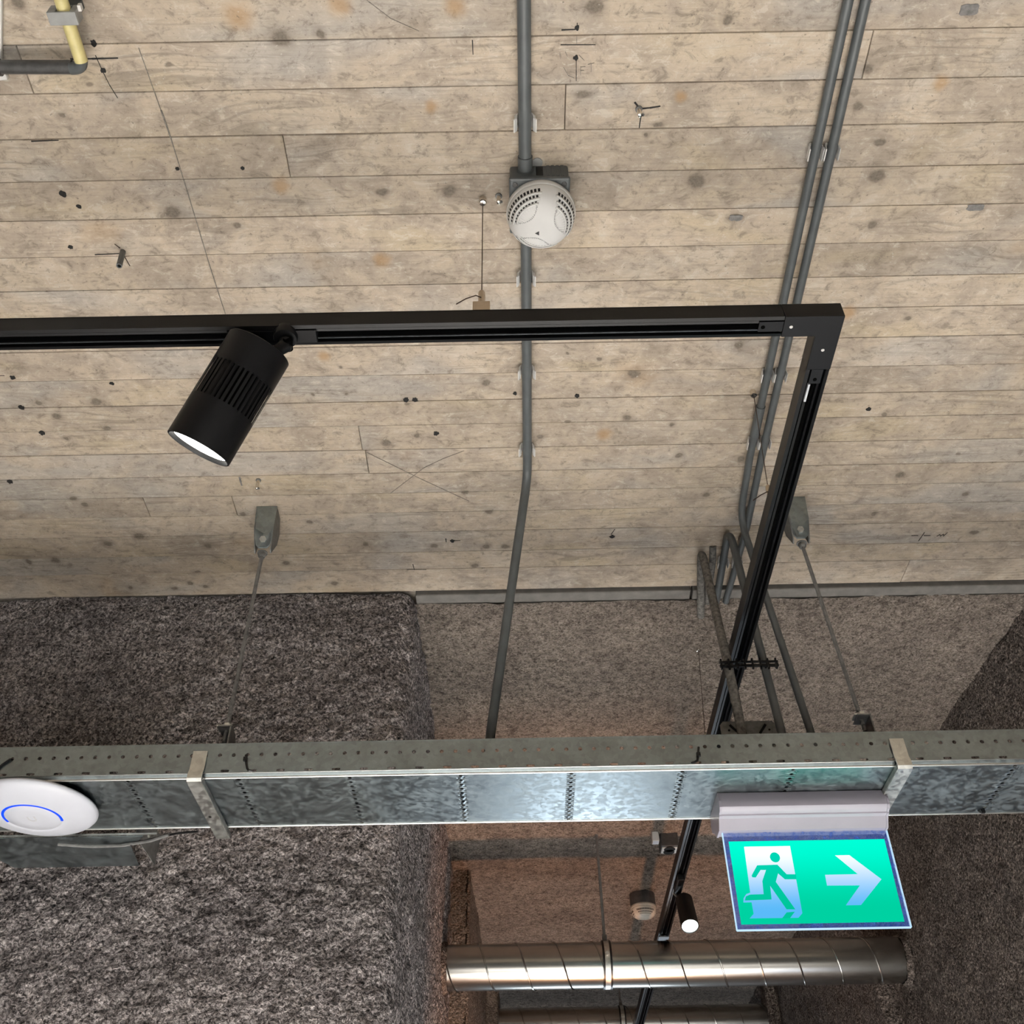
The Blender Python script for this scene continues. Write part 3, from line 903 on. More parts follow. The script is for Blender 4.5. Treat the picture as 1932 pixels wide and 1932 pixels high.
# corner connector
mb = MB()
mb.prism([(0.3865, 0.8875), (0.4700, 0.8875), (0.4700, 0.9845), (0.4345, 0.9845), (0.4345, 0.9230), (0.3865, 0.9230)], lambda a, b, t: (a, b, ZT - 0.0006 + t), HT + 0.001)
cn = mb.build('corner_connector', 'black', trk, bevel=0.001)
for x, y_ in ((0.3974, 0.9050), (0.4510, 0.9477)):
    MB().lathe([(0.0024, 0), (0.0024, 0.0008), (0.0012, 0.0014)], (x, y_, ZT - 0.0006), (0, 0, -1), 14).build('screw', 'white', cn)
MB().box((0.352, 0.8965, ZT + 0.0005), (0.386, 0.9135, ZT + 0.010)).build('feed_insert', 'black', trk)
MB().box((0.4435, 0.9850, ZT + 0.0005), (0.4605, 1.012, ZT + 0.010)).build('feed_insert', 'black', trk)
MB().lathe([(0.003, 0), (0.003, 0.0006)], (0.358, 0.9055, ZT + 0.0004), (0, 0, -1), 12).build('screw', 'black_in', trk)
MB().lathe([(0.003, 0), (0.003, 0.0006)], (0.4515, 1.004, ZT + 0.0004), (0, 0, -1), 12).build('screw', 'black_in', trk)
MB().box((0.4435, 1.013, ZT - 0.0006), (0.4465, 1.047, ZT + 0.004)).build('label', 'label', trk)
MB().box((0.437, 3.29, ZT - 0.003), (0.469, 3.345, ZT + 0.001)).build('joint_cover', 'label', trk)


def suspension(x, y_, lab, xt=None):
    t = thing('suspension_cable', lab, 'suspension cable', (x, y_, ZC), 'wires that carry the track')
    xt = x if xt is None else xt
    MB().lathe([(0.0, 0), (0.0062, 0), (0.0062, -0.001), (0.0062, -0.0125), (0.0050, -0.0140), (0.0012, -0.0145)], (x, y_, ZC), (0, 0, 1), 20).build('ceiling_cup', 'chrome', t, smooth=True, angle=30)
    zt = ZT + HT
    MB().cyl((x, y_, ZC - 0.014), (xt, y_, zt + 0.068), 0.0008, seg=8).build('wire', 'wire', t)
    MB().lathe([(0.0015, 0.068), (0.0048, 0.063), (0.0052, 0.060), (0.0052, 0.034), (0.003, 0.033), (0.003, 0.030), (0.0052, 0.029), (0.0052, 0.024)], (xt, y_, zt), (0, 0, 1), 18).build('gripper', 'nickel', t, smooth=True, angle=30)
    MB().box((xt - 0.0125, y_ - 0.014, zt + 0.0), (xt + 0.0125, y_ + 0.014, zt + 0.024)).build('track_clip', 'nickel', t, bevel=0.001)
    MB().tube([(xt - 0.001, y_ - 0.0055, zt + 0.044), (xt - 0.008, y_ - 0.012, zt + 0.040), (xt - 0.022, y_ - 0.014, zt + 0.030), (xt - 0.036, y_ - 0.012, zt + 0.020)], 0.0009, 6).build('wire_tail', 'wire', t, smooth=True)
    return t


suspension(-0.0385, 0.9045, 'thin steel suspension wire beside the smoke detector, nickel cup and gripper')
suspension(0.4720, 1.333, 'thin steel suspension wire beside the twin grey conduits', 0.456)
suspension(0.4725, 2.204, 'thin steel suspension wire dropping from the passage ceiling behind the tray', 0.456)

# ------------------------------------------------------------------ spotlights


def frame_axis(p0, p1):
    ax = (Vector(p1) - Vector(p0)).normalized()
    return ax


P0, P1 = Vector((-0.3449, 0.900, 2.7213)), Vector((-0.4191, 0.962, 2.5868))
ax = (P1 - P0).normalized()
L = (P1 - P0).length
RS = 0.0455
sp = thing('track_spotlight', 'large black cylindrical track spotlight with finned slots, switched on', 'spotlight', (-0.31, 0.905, ZT), 'spotlights on the black track')
ref = Vector((1, 0, 0))
MB().lathe([(0.004, 0), (RS - 0.0015, 0.0), (RS, 0.0015), (RS, 0.048), (RS - 0.004, 0.048)], P0, ax, 64).build('rear_housing', 'black', sp, smooth=True, angle=30)
MB().lathe([(RS - 0.005, 0.046), (RS - 0.005, 0.104)], P0, ax, 48).build('inner_core', 'black_in', sp, smooth=True)
NF = 40
e1 = (ref - ax * ref.dot(ax)).normalized()
mb = MB()
for i in range(NF):
    a = 2 * math.pi * i / NF
    mb.lathe([(RS - 0.0045, 0.047), (RS, 0.047), (RS, 0.103), (RS - 0.0045, 0.103), (RS - 0.0045, 0.047)], P0, ax, 2, a, a + 2 * math.pi / NF * 0.52)
fin = mb.build('cooling_fins', 'black', sp, smooth=True, angle=30)
fin['kind'] = 'stuff'
MB().lathe([(RS - 0.005, 0.102), (RS, 0.102), (RS, L - 0.0006), (RS - 0.0012, L), (RS - 0.0025, L), (RS - 0.0035, L - 0.004), (RS - 0.0045, L - 0.010)], P0, ax, 64).build('front_housing', 'black', sp, smooth=True, angle=30)
MB().lathe([(RS - 0.0045, L - 0.011), (RS - 0.0055, L - 0.0075), (RS - 0.0062, L - 0.0095)], P0, ax, 64).build('reflector_ring', 'chrome', sp, smooth=True)
MB().lathe([(0.0, L - 0.006), (RS - 0.0058, L - 0.006)], P0, ax, 64).build('lens', 'lens', sp)
tc = Vector((0, 0, 1.6)) - (P0 + ax * 0.075)
tc = (tc - ax * tc.dot(ax)).normalized()
sd_ = ax.cross(tc)
cc = P0 + ax * 0.075 + tc * (RS - 0.0042)
MB().add([cc + sd_ * a + ax * b for a, b in ((-0.0007, -0.026), (0.0007, -0.026), (0.0007, 0.018), (-0.0007, 0.018))], [(0, 1, 2, 3)]).build('slot_light_strip', 'white', sp)  # white strip added for the light showing through the slots
# swivel joint and adapter in the track
J = Vector((-0.313, 0.903, 2.741))
MB().box((-0.395, 0.8945, ZT - 0.003), (-0.270, 0.9165, ZT + 0.016)).build('track_adapter', 'black', sp, bevel=0.001)
MB().lathe([(0.016, -0.012), (0.017, -0.010), (0.017, 0.003), (0.016, 0.005)], J + Vector((0, 0, 0.007)), (0, 0, -1), 28).build('swivel_base', 'black', sp, smooth=True)
yk = (P0 + ax * 0.012)
MB().tube([J + Vector((0.002, 0, -0.002)), J + Vector((0.002, 0.002, -0.010)), yk + Vector((0.020, 0.004, 0.004))], [0.010, 0.010, 0.008], 14).build('swivel_arm', 'black', sp, smooth=True)
MB().cyl(J + Vector((0.006, -0.008, -0.008)), J + Vector((0.004, 0.010, -0.008)), 0.0065, seg=18).build('tilt_screw', 'black_in', sp)
lm = lamp('SPOT', 'spotlight_beam', P1 + ax * 0.004, P1 + ax, 18, (1.0, 0.95, 0.86), spot_size=R(60), spot_blend=0.5, shadow_soft_size=0.03)

Q1 = Vector((0.4649, 2.84, 2.6193))
Q0 = Vector((0.4655, 2.893, 2.715))
a2 = (Q1 - Q0).normalized()
L2 = (Q1 - Q0).length
s2 = thing('track_spotlight', 'small slim black track spotlight glowing white in the passage', 'spotlight', (0.452, 2.90, ZT), 'spotlights on the black track')
MB().lathe([(0.004, 0), (0.022, 0), (0.024, 0.003), (0.0245, L2 - 0.001), (0.0225, L2), (0.021, L2 - 0.006)], Q0, a2, 32).build('housing', 'black', s2, smooth=True, angle=30)
MB().lathe([(0.0, L2 - 0.003), (0.0222, L2 - 0.003)], Q0, a2, 32).build('lens', 'lens_far', s2)
MB().cbox((0.4525, 2.86, ZT - 0.008), (0.020, 0.10, 0.018)).build('track_adapter', 'black', s2, bevel=0.002)
MB().tube([(0.4525, 2.905, ZT - 0.012), (0.459, 2.905, ZT - 0.026), tuple(Q0 + a2 * 0.004)], 0.007, 12).build('swivel_arm', 'black', s2, smooth=True)
for sx in (-1, 1):
    MB().tube([(0.4525 + sx * 0.013, 2.90, ZT - 0.018), tuple(Q0 + Vector((sx * 0.016, 0.003, 0.006))), tuple(Q0 + Vector((sx * 0.019, 0, -0.004)))], 0.003, 8).build('yoke', 'galv_dull', s2, smooth=True)
lamp('SPOT', 'passage_spotlight_beam', Q1 + a2 * 0.006, Q1 + a2, 8, (0.95, 1.0, 0.95), spot_size=R(70), spot_blend=0.6, shadow_soft_size=0.02)

# ------------------------------------------------------------------ conduits
CR = 0.0100
ZP = ZC - 0.0165


def clip(parent, x, y_, r=CR, lift=None):
    """open plastic saddle clip: base pad on the ceiling and two curved jaws"""
    lift = ZC - 0.0065 - r if lift is None else lift
    hw = 0.0105
    fl = 0.0022 if r > 0.0085 else 0.0
    c = MB()
    c.box((x - 0.8 * r, y_ - hw, lift + r + 0.0003), (x + 0.8 * r, y_ + hw, ZC - 0.001))
    b = c.build('clip', 'clip_grey', parent)
    for sx in (-1, 1):
        pf = [(sx * r * 0.8, ZC - 0.0015), (sx * (r + 0.0018), ZC - 0.0035), (sx * (r + 0.0036 + fl), lift + 0.004), (sx * (r + 0.0036 + fl), lift - 0.002), (sx * (r + 0.0044 + 1.6 * fl), lift - 0.0075), (sx * (r + 0.0028 + 1.6 * fl), lift - 0.0090), (sx * (r + 0.0022), lift - 0.0028), (sx * (r + 0.0020), lift + 0.003), (sx * (r + 0.0004), ZC - 0.0058), (sx * r * 0.8, ZC - 0.0050)]
        MB().prism(pf, lambda a, z, t: (x + a, y_ - hw + t, z), 2 * hw).build('jaw', 'clip', b, bevel=0.0004)
    return b


def conduit(name, lab, pts, r=CR, mat='pvc', clips=(), sleeves=(), seg=18, grp='grey plastic conduits on the ceiling', splits=()):
    t = thing(name, lab, 'conduit', pts[0], grp)
    path = [Vector(pts[0])]
    for a, b, c in zip(pts[:-2], pts[1:-1], pts[2:]):
        path += arc(a, b, c, 0.055)
    path.append(Vector(pts[-1]))
    MB().tube(path, r, seg).build('pipe', mat, t, smooth=True, angle=50)
    for p0, p1 in sleeves:
        MB().lathe([(r, -0.0002), (r + 0.0016, 0), (r + 0.0018, (Vector(p1) - Vector(p0)).length), (r, (Vector(p1) - Vector(p0)).length + 0.0002)], p0, Vector(p1) - Vector(p0), seg).build('sleeve', mat, t, smooth=True, angle=30)
    for cx, cy in clips:
        clip(t, cx, cy, r)
    return t


XC = 0.0305
conduit('conduit', 'upper grey plastic conduit running from the top edge into the junction box', [(XC - 0.004, 0.30, ZP), (XC - 0.001, 0.6, ZP), (XC, 0.866, ZP)],
        sleeves=[((XC, 0.822, ZP), (XC, 0.868, ZP))], clips=[(XC, 0.768)])
conduit('conduit', 'grey plastic conduit bending down from the ceiling centre into the cable tray', [(XC + 0.001, 0.93, ZP), (XC + 0.003, 1.545, ZP), (-0.0480, 1.70, 2.5665), (-0.0560, 1.716, 2.46)], r=0.0092,
        clips=[(XC + 0.001, 1.052), (XC + 0.002, 1.263), (XC + 0.002, 1.468)])
XA, XB = 0.4850, 0.5092
RT = 0.0075
ZQ = ZC - 0.0065 - RT
conduit('conduit', 'left pipe of the twin grey conduits, bending down into the tray', [(XA - 0.003, 0.30, ZQ), (XA, 0.8, ZQ), (XA + 0.006, 1.50, ZQ), (0.500, 1.69, ZQ), (0.5546, 1.72, 2.5758), (0.566, 1.725, 2.46)],
        r=RT, clips=[(XA, 0.826), (XA + 0.004, 1.283), (XA + 0.0055, 1.462)], sleeves=[((XA + 0.0048, 1.360, ZQ), (XA + 0.0055, 1.44, ZQ))])
conduit('conduit', 'right pipe of the twin grey conduits, running straight on into the passage ceiling', [(XB - 0.004, 0.30, ZQ), (XB + 0.001, 0.8, ZQ), (XB + 0.006, 1.50, ZQ), (0.5200, 1.72, ZQ), (0.512, 1.995, ZQ)],
        r=RT, clips=[(XB + 0.001, 0.826), (XB + 0.0045, 1.283), (XB + 0.0057, 1.462), (0.5165, 1.845)])
conduit('conduit', 'grey conduit arching from the passage ceiling down to the tray, middle of three', [(0.4890, 1.995, ZQ), (0.4800, 1.72, ZQ), (0.4999, 1.72, 2.5769), (0.502, 1.725, 2.46)], mat='pvc', clips=[(0.4842, 1.845)], r=0.0083)
conduit('conduit', 'plaster-spattered conduit arching down to the tray, leftmost of three', [(0.4540, 2.03, 3.070), (0.4280, 1.795, 3.088), (0.4180, 1.70, 2.706), (0.428, 1.72, 2.46)], mat='pvc_dirty', r=0.0092)
conduit('conduit', 'short plaster-spattered pipe lying between the arching conduits at the passage edge', [(0.4665, 1.995, ZQ), (0.4600, 1.84, ZQ), (0.4570, 1.80, 3.10)], mat='pvc_dirty', r=0.0080)

cb = thing('comb_bracket', 'black toothed spacer bar clamped across the conduits above the tray', 'bracket', (0.456, 1.70, 2.706))
MB().box((0.3990, 1.687, 2.7005), (0.5130, 1.691, 2.7055)).box((0.3990, 1.687, 2.7100), (0.5130, 1.691, 2.7135)).build('bar', 'black', cb)
for i in range(8):
    x = 0.402 + 0.0152 * i
    MB().box((x - 0.0016, 1.6865, 2.6955), (x + 0.0016, 1.6915, 2.7185)).build('tooth', 'black', cb)
for sx in (0.411, 0.432, 0.491, 0.511):
    MB().tube([(sx, 1.688, 2.707), (sx, 1.703, 2.707)], 0.0022, 8).build('clamp_finger', 'black', cb)
pp = thing('slotted_plate', 'small galvanised plate with slanted slots standing on the tray behind the conduits', 'plate', (0.459, 1.8, 2.46))
MB().prism([(0.4042, 2.455), (0.5148, 2.455), (0.5148, 2.637), (0.508, 2.645), (0.411, 2.645), (0.4042, 2.637)], lambda a, b, t: (a, 1.799 + t, b), 0.002).build('plate', 'galv_dull', pp)
for x0, x1, z0, z1 in ((0.4235, 0.440, 2.637, 2.617), (0.4945, 0.480, 2.637, 2.617)):
    d = Vector((x1 - x0, z1 - z0)).normalized()
    n = Vector((-d.y, d.x)) * 0.0024
    MB().prism([(x0 + n.x, z0 + n.y), (x1 + n.x, z1 + n.y), (x1 - n.x, z1 - n.y), (x0 - n.x, z0 - n.y)], lambda a, b, t: (a, 1.7983 + t, b), 0.0006).build('slot', 'dark', pp)
for x, z in ((0.4205, 2.625), (0.500, 2.625)):
    MB().lathe([(0.0022, 0), (0.0022, 0.0007)], (x, 1.799, z), (0, -1, 0), 10).build('hole', 'dark', pp)

# cream yellow pipe, dark elbow and pipe, white box at the upper left
yp = thing('yellow_pipe', 'cream yellow pipe end held by a grey clamp near the upper left corner', 'pipe', (-0.602, 0.6, 3.06))
MB().tube([(-0.6035, 0.35, 3.061), (-0.6025, 0.5, 3.061), (-0.6015, 0.651, 3.061)], 0.0093, 18).build('pipe', 'yellow', yp, smooth=True, angle=50)
mb = MB()
mb.box((-0.623, 0.578, 3.048), (-0.5835, 0.596, 3.052)).box((-0.623, 0.578, 3.052), (-0.6115, 0.596, 3.0725)).box((-0.5925, 0.578, 3.052), (-0.5835, 0.596, 3.0725)).box((-0.6115, 0.578, 3.0698), (-0.5925, 0.596, 3.0725))
mb.build('clamp', 'clip_grey', yp, bevel=0.001)
MB().box((-0.608, 0.581, 3.0725), (-0.588, 0.593, ZC - 0.001)).build('clamp_foot', 'pvc', yp)
MB().box((-0.5835, 0.575, 3.062), (-0.579, 0.583, 3.070)).build('clamp_latch', 'clip', yp)
gp = thing('dark_elbow_pipe', 'dark grey plastic pipe with elbow meeting the yellow pipe at the upper left', 'pipe', (-0.69, 0.672, 3.06))
MB().tube([(-0.7400, 0.6612, 3.0705), (-0.620, 0.6635, 3.0705)], 0.0098, 18).build('pipe', 'pvc_dark', gp, smooth=True, angle=50)
MB().tube(arc((-0.66, 0.6635, 3.0705), (-0.6018, 0.6640, 3.066), (-0.6015, 0.640, 3.061), 0.021, 10), 0.0089, 18).build('elbow', 'pvc', gp, smooth=True, angle=50)
MB().lathe([(0.0098, 0), (0.0125, 0.001), (0.0125, 0.010), (0.0098, 0.011)], (-0.7230, 0.6615, 3.0705), (-1, 0, 0), 18).build('collar', 'pvc_dark', gp, smooth=True)
wb = thing('white_box', 'white enamelled box just inside the left edge at the top', 'box', (-0.80, 0.5, 3.05))
mb = MB()
mb.prism([(-0.630, 0.40), (-0.6960, 0.577), (-0.7310, 0.667), (-0.7300, 0.690), (-0.90, 0.70), (-0.90, 0.40)], lambda a, b, t: (a, b, 3.0895 + t), 0.0095)
mb.build('casing', 'white', wb, bevel=0.002)
MB().box((-0.88, 0.42, 3.0825), (-0.76, 0.64, 3.0895)).build('cover', 'white', wb, bevel=0.001)

# anchors left in the ceiling
st = thing('pipe_stub', 'grey plastic pipe stub hanging from the boards at the left', 'pipe stub', (-0.652, 0.992, ZC))
MB().lathe([(0.0042, 0), (0.0048, -0.001), (0.0048, -0.044), (0.0030, -0.044), (0.0030, -0.030)], (-0.652, 0.992, ZC), (-0.10, 0.02, 1), 16).build('tube', 'pvc', st, smooth=True, angle=40)
MB().tube([(-0.655, 0.985, ZC - 0.001), (-0.660, 0.975, ZC - 0.004)], 0.0007, 6).build('wire_end', 'wire', st)
MB().tube([(-0.648, 0.995, ZC - 0.010), (-0.642, 1.004, ZC - 0.018), (-0.640, 1.008, ZC - 0.020)], 0.0008, 6).build('wire_end', 'wire', st)


def anchor(x, y_, h, lab, tip=0.0):
    t = thing('anchor_bolt', lab, 'bolt', (x, y_, ZC), 'steel anchor bolts left in the ceiling')
    MB().lathe([(0.0056, 0.0), (0.0056, -0.0022), (0.0046, -0.0032)], (x, y_, ZC - 0.0005), (0, 0, 1), 16).build('collar', 'galv_dull', t, smooth=True)
    MB().lathe([(0.0036, -0.002), (0.0036, -h * 0.7), (0.0026 if tip else 0.0034, -h), (0.0008, -h - 0.001)], (x, y_, ZC), (0, 0, 1), 14).build('shank', 'chrome', t, smooth=True, angle=30)
    MB().lathe([(0.0018, 0), (0.0024, 0.002), (0.0018, 0.004)], (x + 0.003, y_ - 0.001, ZC - h + 0.002), (0.6, 0.1, -1), 8).build('tip', 'galv_dull', t, smooth=True)


anchor(-0.0125, 0.8995, 0.020, 'small steel anchor bolt between the suspension wire and the smoke detector')
anchor(0.2045, 0.7560, 0.021, 'steel anchor bolt with three black marker strokes around it, right of the smoke detector')
anchor(-0.5325, 1.5560, 0.026, 'pointed shiny anchor bolt above the left tray hanger', 1)

# ------------------------------------------------------------------ junction box and smoke detectors
DX, DY = 0.0545, 0.898
jb = thing('junction_box', 'dark grey square junction box on the ceiling holding the smoke detector', 'junction box', (0.0525, 0.893, ZC))
bx0, bx1, by0, by1, bz = 0.0060, 0.0990, 0.846, 0.940, 3.053
MB().box((bx0, by0, bz + 0.006), (bx1, by1, ZC - 0.001)).build('body', 'pvc', jb, bevel=0.004)
MB().box((bx0 - 0.0015, by0 - 0.003, bz), (bx1 + 0.0015, by1 + 0.0015, bz + 0.0085)).build('lid', 'pvc', jb, bevel=0.003)
for x in (bx0 + 0.008, bx1 - 0.008):
    MB().lathe([(0.0042, 0), (0.0042, 0.0012), (0.003, 0.0016)], (x, by0 + 0.007, bz), (0, 0, -1), 16).build('lid_screw', 'pvc_dark', jb)
MB().box((0.0475, by0 - 0.0008, 3.068), (0.0585, by0 + 0.004, 3.093)).build('cable_port', 'dark', jb)
for x in (0.0665, 0.074, 0.0815, 0.089):
    MB().box((x - 0.0024, by0 - 0.0010, 3.066), (x + 0.0024, by0 + 0.004, 3.0965)).build('knockout', 'pvc', jb, bevel=0.0005)
MB().lathe([(0.0130, 0), (0.0130, 0.002), (0.0100, 0.002)], (XC, 0.8435, ZP), (0, 1, 0), 20).build('gland', 'pvc', jb)
MB().lathe([(0.0085, 0), (0.0085, -0.002)], (0.050, 0.842, ZC), (0, 0, 1), 16).build('mounting_disc', 'clip_grey', jb)


def patch_on(mb, prof_fn, a0, a1, s0, s1, lift, n=1):
    """small quad lying on a surface of revolution: angles a, profile parameter s"""
    vs = []
    for k in range(n + 1):
        a = a0 + (a1 - a0) * k / n
        for s_ in (s0, s1):
            vs.append(prof_fn(a, s_, lift))
    mb.add(vs, [(2 * k, 2 * k + 2, 2 * k + 3, 2 * k + 1) for k in range(n)])


def detector(loc, r, lab, body_mat, rot, grp):
    x0, y0, z0 = loc                      # z0: mounting plane, detector hangs below
    k = r / 0.0552
    t = thing('smoke_detector', lab, 'smoke detector', loc, grp)
    MB().lathe([(0.0, 0), (0.0535 * k, 0), (0.0548 * k, -0.002 * k), (0.0552 * k, -0.011 * k), (0.0545 * k, -0.0125 * k)], loc, (0, 0, 1), 72).build('base_ring', body_mat, t, smooth=True, angle=40)
    # dome profile: radius, depth
    prof = [(0.0535, -0.0125), (0.0540, -0.0140), (0.0538, -0.018), (0.0515, -0.026), (0.0475, -0.034), (0.0425, -0.040), (0.036, -0.0445), (0.028, -0.0472), (0.018, -0.0488), (0.008, -0.0493), (0.0, -0.0494)]
    prof = [(a * k, b * k) for a, b in prof]
    MB().lathe(prof, loc, (0, 0, 1), 72).build('dome', body_mat, t, smooth=True, angle=60)
    cum = [0.0]
    for p, q in zip(prof[:-1], prof[1:]):
        cum.append(cum[-1] + math.hypot(q[0] - p[0], q[1] - p[1]))

    def surf(a, s_, lift):
        i = 0
        while i < len(prof) - 2 and cum[i + 1] < s_:
            i += 1
        f = (s_ - cum[i]) / (cum[i + 1] - cum[i])
        rr = prof[i][0] + (prof[i + 1][0] - prof[i][0]) * f
        zz = prof[i][1] + (prof[i + 1][1] - prof[i][1]) * f
        dr, dz = prof[i + 1][0] - prof[i][0], prof[i + 1][1] - prof[i][1]
        ln = math.hypot(dr, dz)
        nr, nz = -dz / ln, dr / ln
        if nz > 0:
            nz = -nz
        rr += abs(nr) * lift
        zz += nz * lift
        return (x0 + rr * math.cos(a + rot), y0 + rr * math.sin(a + rot), z0 + zz)
    # three sets of vents: rows of slots between white ribs, and a fluted half-moon
    for sec in range(3):
        c = R(-137 + 122 * sec)
        slots, hoods, flutes = MB(), MB(), MB()
        for row, (s0, s1, half) in enumerate(((0.0110 * k, 0.0175 * k, R(46)), (0.0225 * k, 0.0268 * k, R(42)), (0.0318 * k, 0.0342 * k, R(38)))):
            n = 14 - 2 * row
            for i in range(n):
                a = c - half + 2 * half * (i + 0.5) / n
                hw = half / n * 0.62
                patch_on(slots, surf, a - hw, a + hw, s0, s1, 0.00035 * k)
            m = 24
            for sa, sb, lf in ((s1 + 0.0001 * k, s1 + 0.0036 * k, 0.0013 * k),):
                patch_on(hoods, surf, c - half - R(2), c + half + R(2), sa, sb, lf, m)
                patch_on(hoods, surf, c - half - R(2), c + half + R(2), sa - 0.0004 * k, sa, 0.0006 * k, m)
        moon = MB()
        for i in range(24):
            fa, fb = i / 12 - 1, (i + 1) / 12 - 1
            dep = math.sqrt(max(0, 1 - ((fa + fb) / 2) ** 2)) * 0.0180 * k
            patch_on(moon, surf, c + fa * R(36), c + fb * R(36), 0.0366 * k, 0.0366 * k + dep, 0.0003 * k)
        moon.build('vent_recess', 'recess', t)
        for i in range(9):
            f = (i + 0.5) / 9 * 2 - 1
            a = c + f * R(33)
            dep = math.sqrt(max(0, 1 - f * f)) * 0.0170 * k
            patch_on(flutes, surf, a - R(1.6), a + R(1.6), 0.0374 * k, 0.0374 * k + dep, 0.0007 * k, 2)
        v = slots.build('vent_slots', 'dark', t)
        v['kind'] = 'stuff'
        hd = hoods.build('vent_hood', body_mat, t, smooth=True)
        hd.modifiers.new('thickness', 'SOLIDIFY').thickness = 0.0008 * k
        fl = flutes.build('vent_flutes', body_mat, t)
        fl.modifiers.new('thickness', 'SOLIDIFY').thickness = 0.001 * k
        fl['kind'] = 'stuff'
    return t, surf


d1, surf1 = detector((DX, DY, 3.0525), 0.0552, 'white round smoke detector on the junction box in the upper middle', 'white', 0.0, 'smoke detectors on the ceiling')
MB().prism([(0.0415, 0.9085), (0.0475, 0.9050), (0.0475, 0.9120)], lambda a, b, t: (a + 0.003, b, 3.0525 - 0.0504 + t), 0.0012).build('arrow_mark', 'zip', d1)
d2, _ = detector((0.460, 3.815, 3.045), 0.0475, 'off-white smoke detector far back on the passage ceiling', 'white_warm', 0.9, 'smoke detectors on the ceiling')
MB().lathe([(0.047, 0.0), (0.047, 0.045)], (0.460, 3.815, 3.0445), (0, 0, 1), 32).build('mounting_base', 'pvc_dark', d2, smooth=True, angle=40)

# ceiling socket box in the passage
sb = thing('ceiling_socket', 'grey surface box with a white double socket on the passage ceiling', 'socket', (0.505, 3.325, 3.085))
MB().box((0.477, 3.285, 3.045), (0.535, 3.345, 3.092)).build('box', 'pvc_dark', sb, bevel=0.002)
MB().box((0.480, 3.296, 3.0425), (0.532, 3.343, 3.0452)).build('socket_plate', 'white', sb, bevel=0.001)
for yy in (3.309, 3.330):
    MB().lathe([(0.019, 0), (0.019, 0.0008)], (0.506, yy, 3.0424), (0, 0, -1), 20).build('socket_well', 'dark', sb).scale = (1, 1, 1)
wt = thing('white_tag', 'small white tag box beside the socket on the passage ceiling', 'box', (0.462, 3.29, 3.07))
MB().box((0.448, 3.275, 3.058), (0.471, 3.306, 3.092)).build('casing', 'white', wt, bevel=0.002)
MB().box((0.4505, 3.279, 3.0572), (0.4685, 3.302, 3.0582)).build('cover', 'white_cool', wt)

# ------------------------------------------------------------------ exit sign
sg = thing('exit_sign', 'lit green emergency exit sign with running figure and arrow under the tray', 'exit sign', (0.511, 1.755, 2.394))
hp = [(1.7105, 2.4485), (1.7060, 2.432), (1.7080, 2.421), (1.7135, 2.4155), (1.7215, 2.4130), (1.7225, 2.4105), (1.7300, 2.4085), (1.7440, 2.3930), (1.7700, 2.3930), (1.7850, 2.4085), (1.7925, 2.4105), (1.7935, 2.4130), (1.8015, 2.4155), (1.807, 2.421), (1.809, 2.432), (1.8040, 2.4485)]
MB().prism(hp, lambda a, b, t: (0.3615 + t, a, b), 0.295).build('housing', 'housing', sg, smooth=True, angle=28)
hp2 = [(a + (0.0015 if a > 1.757 else -0.0015), b + (0.0 if b > 2.44 else -0.0012)) for a, b in hp]
for x in (0.3585, 0.6565):
    MB().prism(hp2, lambda a, b, t: (x + t, a, b), 0.0035).build('end_cap', 'housing', sg)
YS = 1.7535


def sfr(y_):
    return lambda a, b, t: (a / 1000.0, y_ - t, b / 1000.0)


PL = [(366, 2395), (660, 2395), (657.5, 2222), (365, 2222)]
MB().prism(PL, sfr(YS + 0.004), 0.004).build('acrylic_plate', 'acrylic', sg)
gpn = MB().prism([(374.5, 2376.5), (651.3, 2376), (648.1, 2231), (373.5, 2231)], sfr(YS + 0.0005), 0.0010).build('green_panel', 'sign_green', sg)
MB().prism([(400.3, 2366.4), (481.6, 2366.2), (479.5, 2247.8), (471.5, 2240.4), (389.2, 2240.8), (397.1, 2248.2), (397.0, 2267.9), (382.9, 2267.7), (384.6, 2275.2), (390.4, 2282.2), (397.4, 2284.4)], sfr(YS - 0.0005), 0.0004).build('doorway', 'sign_white', gpn)
man = [(404.8, 2314.3), (417.4, 2332.0), (453.0, 2332.5), (465.8, 2315.2), (481.9, 2314.9), (480.9, 2306.2), (461.2, 2306.5), (451.3, 2317.1), (444.5, 2302.2), (468.8, 2254.5), (454.1, 2254.8), (433.6, 2295.7), (431.7, 2272.0), (385.8, 2271.0), (388.8, 2278.0), (396.8, 2280.9), (419.9, 2281.2), (421.7, 2304.3), (431.5, 2323.6), (422.0, 2323.8), (411.3, 2310.6), (405.5, 2311.2)]
mb = MB().prism(man, sfr(YS - 0.0009), 0.0004)
mb.prism([(451.2 + 8.7 * math.cos(2 * math.pi * i / 24), 2345.9 + 9.0 * math.sin(2 * math.pi * i / 24)) for i in range(24)], sfr(YS - 0.0009), 0.0004)
mb.prism([(443.8, 2240.0), (453.1, 2249.5), (467.2, 2250.4), (457.2, 2240.0)], sfr(YS - 0.0009), 0.0004)
mb.build('running_figure', 'sign_man', gpn)
MB().prism([(557.2, 2347.7), (582.3, 2347.7), (627.8, 2303.7), (581.9, 2259.9), (556.0, 2259.9), (588.1, 2293.6), (531.5, 2294.4), (532.2, 2313.2), (589.3, 2313.4)], sfr(YS - 0.0005), 0.0004).build('arrow', 'sign_white', gpn)
mb = MB()
for (a, b), (c, d) in zip(PL, PL[1:] + PL[:1]):
    dv = Vector((c - a, d - b))
    n = Vector((-dv.y, dv.x)).normalized() * 0.9
    mb.prism([(a + n.x, b + n.y), (c + n.x, d + n.y), (c - n.x, d - n.y), (a - n.x, b - n.y)], sfr(YS + 0.0045), 0.0050)
mb.build('plate_edge', 'sign_edge', sg)

